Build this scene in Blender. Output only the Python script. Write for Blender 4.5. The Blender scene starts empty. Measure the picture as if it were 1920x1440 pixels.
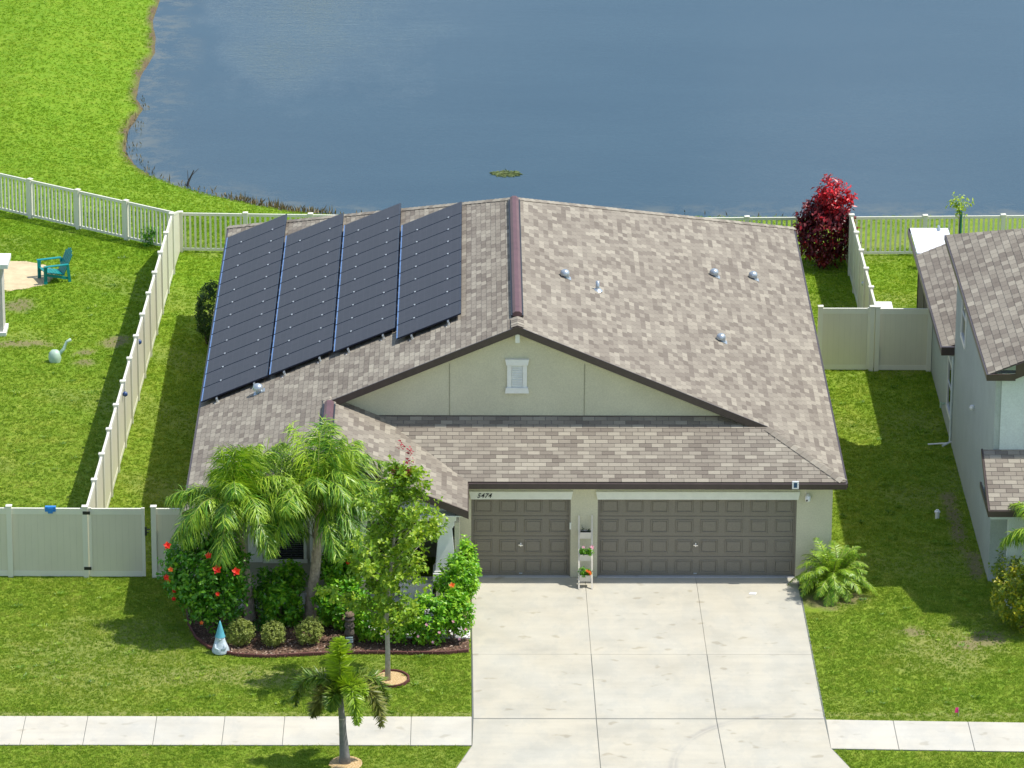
import bpy, bmesh, math, random
import numpy as np
from mathutils import Vector, Matrix
rnd = random.Random(7)
R = math.radians
PI = math.pi
scene = bpy.context.scene
col = scene.collection

# ------------------------------------------------------------ camera
cam_d = bpy.data.cameras.new('camera'); cam = bpy.data.objects.new('camera', cam_d); col.objects.link(cam)
CP, CY, CR = 0.34041, -0.0092993, 0.0048882
_f = Vector((-math.sin(CY)*math.cos(CP), math.cos(CY)*math.cos(CP), -math.sin(CP)))
_r = Vector((math.cos(CY), math.sin(CY), 0)); _u = _r.cross(_f)
r2 = _r*math.cos(CR)+_u*math.sin(CR); u2 = _u*math.cos(CR)-_r*math.sin(CR)
cam.matrix_world = Matrix(((r2.x, u2.x, -_f.x, -0.0406), (r2.y, u2.y, -_f.y, -110.2992), (r2.z, u2.z, -_f.z, 44.1408), (0, 0, 0, 1)))
cam_d.sensor_width = 36; cam_d.lens = 9039.78/1920*36; cam_d.clip_start = 1; cam_d.clip_end = 3000
scene.camera = cam

# ------------------------------------------------------------ light
SUN = Vector((0.56, 0.006, 1)).normalized()
SUN_EL = math.asin(SUN.z); SUN_AZ = math.atan2(SUN.x, SUN.y)
world = bpy.data.worlds.new('World'); scene.world = world; world.use_nodes = True
nt = world.node_tree; nt.nodes.clear()
wo = nt.nodes.new('ShaderNodeOutputWorld'); bg = nt.nodes.new('ShaderNodeBackground')
sky = nt.nodes.new('ShaderNodeTexSky'); sky.sky_type = 'NISHITA'; sky.sun_disc = False
sky.sun_elevation = SUN_EL; sky.sun_rotation = SUN_AZ; sky.air_density = 1.0; sky.dust_density = 0.6
tc = nt.nodes.new('ShaderNodeTexCoord'); mp = nt.nodes.new('ShaderNodeMapping'); mp.inputs['Scale'].default_value = (1, 1, 2.2)
mp.inputs['Location'].default_value = (10.2, 5.4, 2.22)
nz = nt.nodes.new('ShaderNodeTexNoise'); nz.inputs['Scale'].default_value = 9; nz.inputs['Detail'].default_value = 4
cr = nt.nodes.new('ShaderNodeValToRGB'); cr.color_ramp.elements[0].position = .54; cr.color_ramp.elements[1].position = .84
mix = nt.nodes.new('ShaderNodeMixRGB'); mix.inputs[2].default_value = (24.0, 24.5, 25.0, 1)
mm = nt.nodes.new('ShaderNodeMath'); mm.operation = 'MULTIPLY'; mm.inputs[1].default_value = 0.6
L = nt.links.new
L(tc.outputs['Generated'], mp.inputs[0]); L(mp.outputs[0], nz.inputs['Vector']); L(nz.outputs['Fac'], cr.inputs[0])
L(cr.outputs[0], mm.inputs[0]); L(mm.outputs[0], mix.inputs[0]); L(sky.outputs[0], mix.inputs[1])
L(mix.outputs[0], bg.inputs[0]); bg.inputs[1].default_value = 0.13; L(bg.outputs[0], wo.inputs[0])
sd = bpy.data.lights.new('sun', 'SUN'); sd.energy = 3.8; sd.angle = R(0.55); sd.color = (1, .96, .89)
so = bpy.data.objects.new('sun', sd); col.objects.link(so)
so.rotation_euler = SUN.to_track_quat('Z', 'Y').to_euler(); so.location = (30, 0, 60)
scene.view_settings.view_transform = 'Standard'; scene.view_settings.look = 'None'
scene.view_settings.exposure = 0.47; scene.view_settings.gamma = 1.0; scene.view_settings.use_curve_mapping = False

# ------------------------------------------------------------ helpers
def tag(o, label=None, cat=None, group=None, kind=None):
    if label: o['label'] = label
    if cat: o['category'] = cat
    if group: o['group'] = group
    if kind: o['kind'] = kind
    return o
def empty(name, loc=(0, 0, 0), label=None, cat=None, group=None, rz=0, parent=None):
    o = bpy.data.objects.new(name, None); col.objects.link(o); o.location = loc; o.rotation_euler = (0, 0, rz)
    o.empty_display_size = .2
    if parent: o.parent = parent
    return tag(o, label, cat, group)
def link(name, me, parent=None, loc=None, rz=None):
    o = bpy.data.objects.new(name, me); col.objects.link(o)
    if parent: o.parent = parent
    if loc is not None: o.location = loc
    if rz is not None: o.rotation_euler = (0, 0, rz)
    return o
class MB:
    """collects faces, each with a material slot and a random value"""
    def __init__(s): s.v = []; s.f = []; s.r = []; s.m = []
    def face(s, pts, r=0.5, m=0):
        b = len(s.v); s.v.extend(tuple(p) for p in pts); s.f.append(tuple(range(b, b+len(pts)))); s.r.append(r); s.m.append(m)
    def poly(s, pts, faces, r=.5, m=0):
        b = len(s.v); s.v.extend(tuple(p) for p in pts)
        for f in faces: s.f.append(tuple(b+i for i in f)); s.r.append(r); s.m.append(m)
    def box(s, a, b, r=.5, m=0):
        x0, y0, z0 = a; x1, y1, z1 = b
        s.poly([(x0,y0,z0),(x1,y0,z0),(x1,y1,z0),(x0,y1,z0),(x0,y0,z1),(x1,y0,z1),(x1,y1,z1),(x0,y1,z1)],
               [(3,2,1,0),(4,5,6,7),(0,1,5,4),(1,2,6,5),(2,3,7,6),(3,0,4,7)], r, m)
    def bar(s, p, q, w, h, r=.5, m=0, up=(0,0,1)):
        p = Vector(p); q = Vector(q); d = (q-p).normalized(); u = Vector(up); x = d.cross(u)
        if x.length < 1e-5: x = Vector((1,0,0))
        x.normalize(); u = x.cross(d)
        P = [c+x*(w/2*i)+u*(h/2*j) for c in (p, q) for i, j in ((-1,-1),(1,-1),(1,1),(-1,1))]
        s.poly(P, [(3,2,1,0),(4,5,6,7),(0,1,5,4),(1,2,6,5),(2,3,7,6),(3,0,4,7)], r, m)
    def tube(s, pts, rad, n=7, r=.5, m=0, cap=True):
        pts = [Vector(p) for p in pts]; base = len(s.v); k = len(pts)
        for i, p in enumerate(pts):
            d = (pts[min(i+1, k-1)]-pts[max(i-1, 0)]).normalized()
            a = d.cross(Vector((0.13, 1, 0.07))).normalized(); b = d.cross(a)
            rr = rad[i] if hasattr(rad, '__len__') else rad
            for j in range(n):
                t = 2*PI*j/n; s.v.append(tuple(p+a*(rr*math.cos(t))+b*(rr*math.sin(t))))
        for i in range(k-1):
            for j in range(n):
                j2 = (j+1) % n
                s.f.append((base+i*n+j, base+i*n+j2, base+(i+1)*n+j2, base+(i+1)*n+j)); s.r.append(r); s.m.append(m)
        if cap:
            s.f.append(tuple(base+j for j in range(n))[::-1]); s.r.append(r); s.m.append(m)
            s.f.append(tuple(base+(k-1)*n+j for j in range(n))); s.r.append(r); s.m.append(m)
    def lathe(s, c, prof, n=16, r=.5, m=0, wob=0):
        base = len(s.v); c = Vector(c)
        for i, (rr, z) in enumerate(prof):
            for j in range(n):
                t = 2*PI*j/n; q = rr*(1+wob*math.sin(3*t+i)); s.v.append((c.x+q*math.cos(t), c.y+q*math.sin(t), c.z+z))
        for i in range(len(prof)-1):
            for j in range(n):
                j2 = (j+1) % n
                s.f.append((base+i*n+j, base+i*n+j2, base+(i+1)*n+j2, base+(i+1)*n+j)); s.r.append(r); s.m.append(m)
        s.f.append(tuple(base+(len(prof)-1)*n+j for j in range(n))); s.r.append(r); s.m.append(m)
    def leaf(s, p, d, n, Ln, W, r, m=0, fold=.15):
        """pointed leaf of four corners, slightly folded"""
        d = d.normalized(); x = d.cross(n)
        if x.length < 1e-4: x = d.cross(Vector((.3, .2, 1)))
        x.normalize(); u = x.cross(d)
        b = len(s.v); mid = p+d*(Ln*.45)
        s.v.extend((tuple(p), tuple(mid+x*(W/2)+u*(fold*W)), tuple(p+d*Ln-u*(Ln*.08)), tuple(mid-x*(W/2)+u*(fold*W))))
        s.f.append((b, b+1, b+2)); s.f.append((b, b+2, b+3)); s.r.extend((r, r)); s.m.extend((m, m))
    def mesh(s, name, mats, smooth=False):
        me = bpy.data.meshes.new(name); me.from_pydata(s.v, [], s.f); me.update()
        for mt in (mats if isinstance(mats, (list, tuple)) else [mats]): me.materials.append(mt)
        a = me.attributes.new('rnd', 'FLOAT', 'FACE'); a.data.foreach_set('value', s.r)
        me.polygons.foreach_set('material_index', s.m)
        if smooth: me.polygons.foreach_set('use_smooth', [True]*len(s.f))
        return me
    def build(s, name, mats, parent=None, smooth=False, loc=None):
        me = s.mesh(name, mats, smooth); o = bpy.data.objects.new(name, me); col.objects.link(o)
        if loc is not None:
            me.transform(Matrix.Translation(-Vector(loc))); o.location = loc
        if parent: o.parent = parent; 
        if parent and loc is None: o.matrix_parent_inverse = Matrix.Translation(-parent.matrix_basis.translation) if abs(parent.rotation_euler[2]) < 1e-6 else parent.matrix_basis.inverted()
        return o
def bevel(o, w=.01, seg=2):
    b = o.modifiers.new('bevel', 'BEVEL'); b.width = w; b.segments = seg; b.limit_method = 'ANGLE'; return o

# ------------------------------------------------------------ materials
def lin(c): return tuple(((x/255)/12.92 if x/255 <= .04045 else ((x/255+.055)/1.055)**2.4) for x in c)
class NT:
    def __init__(s, name):
        s.m = bpy.data.materials.new(name); s.m.use_nodes = True; s.t = s.m.node_tree
        s.b = s.t.nodes['Principled BSDF']; s.o = s.t.nodes['Material Output']
    def n(s, ty, **kw):
        x = s.t.nodes.new(ty)
        for k, v in kw.items():
            if k in x.inputs.keys(): x.inputs[k].default_value = v
            else: setattr(x, k, v)
        return x
    def l(s, a, b): s.t.links.new(a, b)
    def noise(s, scale, detail=4, rough=.5, vec=None, sc3=None, coord='Object'):
        if vec is None:
            c = s.n('ShaderNodeTexCoord'); vec = c.outputs[coord]
        if sc3:
            mp = s.n('ShaderNodeMapping'); mp.inputs['Scale'].default_value = sc3; s.l(vec, mp.inputs[0]); vec = mp.outputs[0]
        x = s.n('ShaderNodeTexNoise'); x.inputs['Scale'].default_value = scale; x.inputs['Detail'].default_value = detail; x.inputs['Roughness'].default_value = rough
        s.l(vec, x.inputs['Vector']); return x.outputs['Fac']
    def world(s): return s.n('ShaderNodeNewGeometry').outputs['Position']
    def ramp(s, fac, stops, interp='LINEAR'):
        x = s.n('ShaderNodeValToRGB'); e = x.color_ramp; e.interpolation = interp
        while len(e.elements) < len(stops): e.elements.new(.5)
        for el, (p, c) in zip(e.elements, stops):
            el.position = p; el.color = (*c, 1) if len(c) == 3 else c
        s.l(fac, x.inputs[0]); return x.outputs[0]
    def mix(s, fac, a, b, mode='MIX'):
        x = s.n('ShaderNodeMixRGB'); x.blend_type = mode
        for i, q in ((0, fac), (1, a), (2, b)):
            if isinstance(q, bpy.types.NodeSocket): s.l(q, x.inputs[i])
            else: x.inputs[i].default_value = q if i == 0 else (*q, 1)
        return x.outputs[0]
    def attr(s, name='rnd'): return s.n('ShaderNodeAttribute', attribute_name=name).outputs['Fac']
    def bump(s, h, st=.3, dist=.02):
        x = s.n('ShaderNodeBump'); x.inputs['Strength'].default_value = st; x.inputs['Distance'].default_value = dist
        s.l(h, x.inputs['Height']); s.l(x.outputs[0], s.b.inputs['Normal'])
    def set(s, colr=None, rough=None, metal=None, spec=None):
        if colr is not None:
            if isinstance(colr, bpy.types.NodeSocket): s.l(colr, s.b.inputs['Base Color'])
            else: s.b.inputs['Base Color'].default_value = (*colr, 1)
        if rough is not None: s.b.inputs['Roughness'].default_value = rough
        if metal is not None: s.b.inputs['Metallic'].default_value = metal
        if spec is not None: s.b.inputs['Specular IOR Level'].default_value = spec
        return s
def simple(name, c, rough=.6, var=.12, nscale=6, metal=0, spec=.5, bump=0, bscale=60):
    t = NT(name); f = t.noise(nscale, 5, .6, vec=t.world())
    t.set(t.ramp(f, [(.3, tuple(x*(1-var) for x in c)), (.7, tuple(min(1, x*(1+var)) for x in c))]), rough, metal, spec)
    if bump: t.bump(t.noise(bscale, 3, .6, vec=t.world()), bump, .01)
    return t.m
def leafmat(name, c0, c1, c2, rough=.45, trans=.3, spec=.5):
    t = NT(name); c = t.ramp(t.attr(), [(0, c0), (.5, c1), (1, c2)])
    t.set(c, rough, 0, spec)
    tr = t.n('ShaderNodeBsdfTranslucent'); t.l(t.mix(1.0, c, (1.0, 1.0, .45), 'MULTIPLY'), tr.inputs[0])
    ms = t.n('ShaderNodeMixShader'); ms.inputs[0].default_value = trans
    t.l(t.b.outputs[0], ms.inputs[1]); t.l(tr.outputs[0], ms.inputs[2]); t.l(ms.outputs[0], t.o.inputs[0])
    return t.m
M = {}
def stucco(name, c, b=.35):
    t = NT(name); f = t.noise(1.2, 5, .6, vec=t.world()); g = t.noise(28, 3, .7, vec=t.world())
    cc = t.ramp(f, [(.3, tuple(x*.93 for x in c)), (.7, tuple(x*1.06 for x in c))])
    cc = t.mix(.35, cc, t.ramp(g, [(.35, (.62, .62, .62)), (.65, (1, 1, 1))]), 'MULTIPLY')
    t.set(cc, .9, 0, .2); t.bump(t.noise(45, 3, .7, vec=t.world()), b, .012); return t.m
M['stucco'] = stucco('olive_stucco', (.62, .59, .43))
M['stucco_dark'] = stucco('shaded_porch_stucco', (.40, .385, .30))  # darker copy of the olive stucco, porch shade put into its colour
M['stucco_white'] = stucco('white_stucco', (.74, .74, .70), .2)
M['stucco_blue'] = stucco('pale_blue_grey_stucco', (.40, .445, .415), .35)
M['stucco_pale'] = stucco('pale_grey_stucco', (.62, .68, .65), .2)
M['white'] = simple('white_paint', (.76, .76, .71), .45, .05)
M['trim'] = simple('cream_trim_paint', (.72, .73, .64), .5, .05)
M['seam'] = simple('stucco_seam', (.26, .25, .17), .8)
M['gutter'] = simple('dark_brown_metal', (.060, .042, .038), .38, .15)
M['ridgevent'] = simple('plum_brown_ridge_metal', (.125, .062, .064), .5, .18, 3)
M['door'] = NT('taupe_garage_steel'); _t = M['door']
_t.set(_t.ramp(_t.noise(30, 4, .7, vec=_t.world()), [(.3, (.185, .166, .130)), (.7, (.228, .206, .163))]), .5, 0, .35); M['door'] = _t.m
M['steel'] = simple('galvanised_steel', (.45, .50, .53), .35, .1, 10, metal=.6)
M['chrome'] = simple('bright_handle_metal', (.8, .8, .78), .25, .05, metal=.7)
M['black'] = simple('black_paint', (.02, .02, .022), .4)
M['glassdark'] = NT('dark_window_glass').set((.012, .014, .016), .06, 0, .6).m
M['interior'] = simple('dark_interior', (.03, .03, .035), .8)
def vinyl(name, c):
    t = NT(name); f = t.noise(1.5, 4, .6, vec=t.world(), sc3=(1, 1, .5))
    t.set(t.ramp(f, [(.3, tuple(x*.93 for x in c)), (.7, c)]), .42, 0, .4); return t.m
M['vinyl'] = vinyl('tan_vinyl', (.70, .66, .51)); M['vinylw'] = vinyl('cream_vinyl', (.76, .74, .61))
M['vgroove'] = simple('vinyl_groove', (.52, .50, .38), .6)
# shingle: colour per tab
t = NT('asphalt_shingle'); a = t.attr()
cc = t.ramp(a, [(0, (.198, .170, .138)), (.25, (.224, .194, .158)), (.45, (.258, .226, .182)), (.62, (.306, .273, .219)), (.82, (.356, .320, .255)), (1, (.385, .348, .276))])
g = t.noise(95, 3, .75, vec=t.world()); cc = t.mix(.55, cc, t.ramp(g, [(.32, (.58, .58, .58)), (.68, (1.1, 1.1, 1.1))]), 'MULTIPLY')
big = t.noise(.45, 3, .5, vec=t.world()); cc = t.mix(.5, cc, t.ramp(big, [(.3, (.86, .84, .84)), (.7, (1.05, 1.05, 1.05))]), 'MULTIPLY')
t.set(cc, .92, 0, .15); t.bump(g, .5, .006); M['shingle'] = t.m
M['underlay'] = simple('roof_underlay', (.10, .085, .075), .9)
# solar
t = NT('solar_cells'); co = t.n('ShaderNodeTexCoord').outputs['Object']
br = t.n('ShaderNodeTexBrick'); br.offset = 0; br.inputs['Scale'].default_value = 1; br.inputs['Mortar Size'].default_value = .006
br.inputs['Brick Width'].default_value = .167; br.inputs['Row Height'].default_value = .167
br.inputs['Color1'].default_value = (.028, .028, .036, 1); br.inputs['Color2'].default_value = (.034, .033, .042, 1); br.inputs['Mortar'].default_value = (.045, .045, .055, 1)
t.l(co, br.inputs['Vector']); f = t.noise(55, 3, .8, vec=co)
t.set(t.mix(.5, br.outputs['Color'], t.ramp(f, [(.3, (.5, .5, .55)), (.7, (1.7, 1.6, 1.6))]), 'MULTIPLY'), .42, 0, .28); M['solar'] = t.m
M['solarframe'] = simple('blue_black_frame', (.010, .014, .035), .35, .1, metal=.3)
M['solaredge'] = simple('sky_glow_frame_edge', (.10, .20, .42), .35, .1)  # left frame edge of each panel, blue sky glow put into the colour
M['clamp'] = simple('bright_clamp', (.75, .77, .78), .3, .05, metal=.3)
# concrete
def concrete(name, c, streak=True, stain=.5):
    t = NT(name); w = t.world()
    f = t.noise(.8, 6, .6, vec=w); cc = t.ramp(f, [(.3, tuple(x*.88 for x in c)), (.55, c), (.75, tuple(min(1, x*1.06) for x in c))])
    s = t.noise(1.0, 4, .6, vec=w, sc3=(.28, 3.5, 1)); cc = t.mix(.45, cc, t.ramp(s, [(.3, (.86, .87, .89)), (.6, (1, 1, 1))]), 'MULTIPLY')
    y = t.noise(.35, 4, .6, vec=w); cc = t.mix(.5, cc, t.ramp(y, [(.40, (1.0, .985, .94)), (.65, (.95, .985, 1.02))]), 'MULTIPLY')
    sp = t.noise(2.1, 2, .4, vec=w, sc3=(1, 1.3, 1)); cc = t.mix(stain, cc, t.ramp(sp, [(.66, (1, 1, 1)), (.72, (.62, .58, .50))]), 'MULTIPLY')
    wp = t.noise(.9, 6, .7, vec=w, sc3=(1.6, .8, 1)); cc = t.mix(.5, cc, t.ramp(wp, [(.44, (.90, .92, .95)), (.50, (1, 1, 1)), (.60, (1.03, 1.02, 1.0))]), 'MULTIPLY')
    if 'drive' in name:
        sb = t.n('ShaderNodeVectorMath', operation='SUBTRACT'); sb.inputs[1].default_value = (7.55, -11.5, .035); t.l(w, sb.inputs[0])
        ln = t.n('ShaderNodeVectorMath', operation='LENGTH'); t.l(sb.outputs[0], ln.inputs[0]); x_ = t.n('ShaderNodeMath', operation='MULTIPLY'); x_.inputs[1].default_value = .1; t.l(ln.outputs['Value'], x_.inputs[0])
        band = t.ramp(x_.outputs[0], [(.290, (0, 0, 0)), (.298, (.55, .55, .55)), (.301, (.1, .1, .1)), (.306, (.6, .6, .6)), (.318, (0, 0, 0))]); cc = t.mix(t.mix(1.0, band, t.ramp(t.noise(.9, 4, .6, vec=w), [(.35, (0, 0, 0)), (.6, (1, 1, 1))]), 'MULTIPLY'), cc, (.30, .29, .27))
    g = t.noise(70, 4, .8, vec=w); cc = t.mix(.35, cc, t.ramp(g, [(.3, (.78, .78, .78)), (.7, (1.05, 1.05, 1.05))]), 'MULTIPLY')
    t.l(cc, t.b.inputs['Base Color']); t.set(None, .85, 0, .25); t.bump(g, .25, .004); return t.m
M['concrete'] = concrete('driveway_concrete', (.51, .475, .385)); M['walk'] = concrete('sidewalk_concrete', (.56, .525, .44), stain=.4)
M['whitewalk'] = simple('white_painted_concrete', (.70, .70, .69), .7, .04)
M['threshold'] = concrete('threshold_concrete', (.42, .42, .42))
# grass ground
t = NT('lawn'); w = t.world()
f1 = t.noise(.35, 5, .6, vec=w); f2 = t.noise(2.2, 5, .65, vec=w); f3 = t.noise(16, 4, .7, vec=w); f4 = t.noise(60, 3, .8, vec=w)
c = t.ramp(f2, [(.28, (.14, .24, .016)), (.5, (.20, .30, .026)), (.72, (.29, .35, .055))])
c = t.mix(.55, c, t.ramp(f1, [(.35, (.85, .97, .75)), (.65, (1.12, 1.05, 1.1))]), 'MULTIPLY')
c = t.mix(.8, c, t.ramp(f3, [(.32, (.80, .84, .7)), (.68, (1.25, 1.2, 1.2))]), 'MULTIPLY')
c = t.mix(.7, c, t.ramp(f4, [(.32, (.62, .68, .55)), (.68, (1.4, 1.3, 1.3))]), 'MULTIPLY')
lush = t.attr('lush'); c = t.mix(lush, c, t.mix(.6, t.mix(.75, (.145, .27, .010), c, 'MIX'), (.95, 1.12, .55), 'MULTIPLY'))
dirtc = t.ramp(f3, [(.3, (.13, .085, .055)), (.7, (.34, .25, .17))])
c = t.mix(t.attr('dirt'), c, dirtc)
dry = t.ramp(f3, [(.3, (.22, .20, .08)), (.7, (.42, .36, .18))]); c = t.mix(t.attr('dry'), c, dry)
mud = t.ramp(f3, [(.3, (.06, .05, .03)), (.7, (.24, .175, .09))]); c = t.mix(t.attr('mud'), c, mud)
t.set(c, .85, 0, .2); t.bump(f4, .8, .04); M['lawn'] = t.m
t = NT('grass_blades'); w = t.world(); f1 = t.noise(.35, 5, .6, vec=w); f2 = t.noise(1.8, 5, .65, vec=w)
c = t.ramp(f2, [(.3, (.20, .325, .022)), (.5, (.28, .395, .034)), (.72, (.41, .475, .075))])
c = t.mix(.5, c, t.ramp(f1, [(.35, (.88, .97, .8)), (.65, (1.1, 1.04, 1.1))]), 'MULTIPLY')
sx = t.n('ShaderNodeSeparateXYZ'); t.l(w, sx.inputs[0]); my = t.n('ShaderNodeMapRange'); my.inputs[1].default_value = 8; my.inputs[2].default_value = 24; my.inputs[4].default_value = .7; t.l(sx.outputs[1], my.inputs[0])
c = t.mix(my.outputs[0], c, t.mix(.7, (.26, .43, .014), c)); c = t.mix(my.outputs[0], c, t.mix(1.0, c, (.88, 1.0, .35), 'MULTIPLY'))
oi = t.n('ShaderNodeObjectInfo').outputs['Random']; c = t.mix(.85, c, t.ramp(oi, [(0, (.65, .78, .55)), (.5, (1, 1, 1)), (.85, (1.3, 1.18, 1.2)), (1, (1.9, 1.55, 3.2))]), 'MULTIPLY')
t.set(c, .55, 0, .35); tr = t.n('ShaderNodeBsdfTranslucent'); t.l(c, tr.inputs[0]); ms = t.n('ShaderNodeMixShader'); ms.inputs[0].default_value = .35
t.l(t.b.outputs[0], ms.inputs[1]); t.l(tr.outputs[0], ms.inputs[2]); t.l(ms.outputs[0], t.o.inputs[0]); M['blade'] = t.m
# water
t = NT('pond_water'); w = t.world()
f = t.noise(1.0, 5, .65, vec=w, sc3=(.10, .25, 1)); c = t.ramp(f, [(.3, (.036, .070, .090)), (.7, (.043, .080, .100))])
al = t.noise(1.0, 6, .72, vec=w, sc3=(.8, .9, 1)); am = t.n('ShaderNodeMath', operation='MULTIPLY'); t.l(t.ramp(al, [(.46, (0, 0, 0)), (.62, (1, 1, 1))]), am.inputs[0]); t.l(t.attr('shallow'), am.inputs[1])
c = t.mix(am.outputs[0], c, (.125, .135, .110))
t.set(c, .10, 0, .5); t.b.inputs['IOR'].default_value = 1.33
h = t.noise(1.0, 4, .65, vec=w, sc3=(.9, 3.2, 1)); h2 = t.noise(1.0, 3, .6, vec=w, sc3=(6, 14, 1))
hm = t.mix(.5, h, h2); t.bump(hm, .09, .05)
ps = t.n('ShaderNodeVectorMath', operation='SUBTRACT'); ps.inputs[1].default_value = (-5.5, 54, -.8); t.l(w, ps.inputs[0])
pm_ = t.n('ShaderNodeVectorMath', operation='MULTIPLY'); pm_.inputs[1].default_value = (.11, .045, 0); t.l(ps.outputs[0], pm_.inputs[0])
pl_ = t.n('ShaderNodeVectorMath', operation='LENGTH'); t.l(pm_.outputs[0], pl_.inputs[0])
pa_ = t.n('ShaderNodeMath', operation='ADD'); t.l(pl_.outputs['Value'], pa_.inputs[0]); t.l(t.noise(1.0, 4, .6, vec=w, sc3=(.35, .16, 1)), pa_.inputs[1])
wn_ = t.ramp(pa_.outputs[0], [(.50, (.62, .62, .62)), (.80, (.30, .30, .30)), (1.25, (.07, .07, .07))]); bn = [x for x in t.t.nodes if x.type == 'BUMP'][0]; t.l(wn_, bn.inputs['Strength']); M['water'] = t.m
# plants
M['palm'] = leafmat('palm_leaflet', (.03, .11, .006), (.115, .29, .014), (.42, .58, .05), .4, .32)
M['hibleaf'] = leafmat('hibiscus_leaf', (.025, .12, .008), (.080, .27, .014), (.30, .52, .028), .38, .22)
M['shrub'] = leafmat('bright_shrub_leaf', (.035, .15, .008), (.12, .36, .014), (.38, .62, .03), .4, .28)
M['boxw'] = leafmat('boxwood_leaf', (.12, .17, .025), (.27, .33, .06), (.46, .51, .12), .5, .25)
M['treel'] = leafmat('young_tree_leaf', (.07, .17, .010), (.22, .38, .018), (.50, .60, .05), .45, .35)
M['treered'] = leafmat('red_new_leaf', (.22, .02, .03), (.40, .03, .05), (.60, .08, .10), .5, .3)
M['fox'] = leafmat('foxtail_leaflet', (.16, .26, .012), (.22, .36, .016), (.42, .56, .04), .4, .35)
M['foxg'] = leafmat('foxtail_older_leaflet', (.06, .13, .012), (.13, .24, .018), (.30, .36, .05), .4, .3)
M['foxb'] = leafmat('foxtail_browning_leaflet', (.09, .10, .02), (.19, .22, .035), (.36, .33, .08), .5, .25)
M['red'] = leafmat('copper_red_leaf', (.055, .008, .010), (.20, .014, .018), (.70, .02, .03), .35, .25)
M['dark'] = leafmat('dark_shrub_leaf', (.015, .045, .006), (.035, .095, .010), (.09, .17, .02), .45, .2)
M['croton'] = leafmat('yellow_green_leaf', (.06, .15, .01), (.22, .30, .015), (.62, .50, .01), .45, .3)
M['cycad'] = leafmat('spiky_dark_leaf', (.010, .03, .012), (.018, .055, .018), (.035, .09, .03), .4, .1)
M['petal'] = leafmat('red_petal', (.62, .008, .006), (.80, .02, .008), (.85, .07, .01), .5, .2)
M['pink'] = leafmat('pink_petal', (.80, .35, .42), (.85, .45, .55), (.85, .6, .7), .5, .2)
M['orange'] = leafmat('orange_petal', (.85, .12, .02), (.9, .2, .03), (.9, .3, .05), .5, .2)
M['bark'] = simple('grey_fibrous_bark', (.42, .33, .25), .9, .35, 14, bump=.8, bscale=30)
M['barkp'] = simple('pale_tree_bark', (.36, .33, .27), .85, .2, 12, bump=.4)
M['barkg'] = simple('grey_green_palm_bark', (.19, .18, .17), .8, .2, 8, bump=.4)
M['stem'] = simple('brown_stem', (.16, .11, .07), .85, .2)
M['rachis'] = simple('palm_rachis', (.20, .24, .05), .5, .15)
t = NT('mulch'); w = t.world(); f = t.noise(22, 5, .8, vec=w); t.set(t.ramp(f, [(.3, (.045, .022, .014)), (.5, (.16, .09, .06)), (.68, (.40, .28, .20))]), .9, 0, .2); t.bump(f, .8, .03); M['mulch'] = t.m
t = NT('light_mulch'); w = t.world(); f = t.noise(24, 5, .8, vec=w); t.set(t.ramp(f, [(.3, (.30, .18, .07)), (.5, (.55, .38, .18)), (.68, (.75, .60, .38))]), .9, 0, .2); t.bump(f, .8, .03); M['mulchl'] = t.m
M['edging'] = simple('red_brown_edging', (.11, .035, .028), .7, .25, 15)
M['teal'] = simple('teal_plastic', (.0, .23, .22), .45, .12)
M['palegreen'] = simple('pale_green_plastic', (.42, .56, .44), .5, .1)
M['sand'] = simple('sand', (.56, .45, .27), .9, .15, 3, bump=.3)
M['blue'] = simple('blue_plastic', (.02, .20, .55), .45)
M['pinkflag'] = simple('pink_flag', (.80, .03, .22), .5)
M['whiteplastic'] = simple('white_plastic', (.80, .80, .80), .35, .03)
M['aluminium'] = simple('white_aluminium_pan', (.84, .85, .88), .35, .03)
M['screen'] = simple('dark_screen_mesh', (.035, .035, .03), .7)
M['algae'] = simple('floating_weed', (.12, .16, .04), .8, .4, 5)
M['reed'] = leafmat('dry_reed', (.12, .10, .05), (.24, .19, .09), (.38, .30, .15), .7, .15)
M['tiki'] = simple('dark_carved_wood', (.075, .060, .050), .8, .5, 9, bump=.8, bscale=25)
M['aqua'] = simple('aqua_paint', (.10, .38, .46), .5, .15, 12)
M['gnome'] = simple('weathered_pale_glaze', (.50, .58, .62), .55, .2, 16)
M['cream'] = simple('cream_wood', (.66, .60, .50), .6, .06)
M['soil'] = simple('potting_soil', (.045, .035, .03), .95)
M['pvpanel'] = NT('small_pv_cell').set((.02, .07, .15), .2).m
M['terra'] = simple('pinkish_stone', (.45, .30, .27), .8, .2)
M['textblack'] = simple('black_numeral', (.015, .015, .015), .5)

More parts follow.
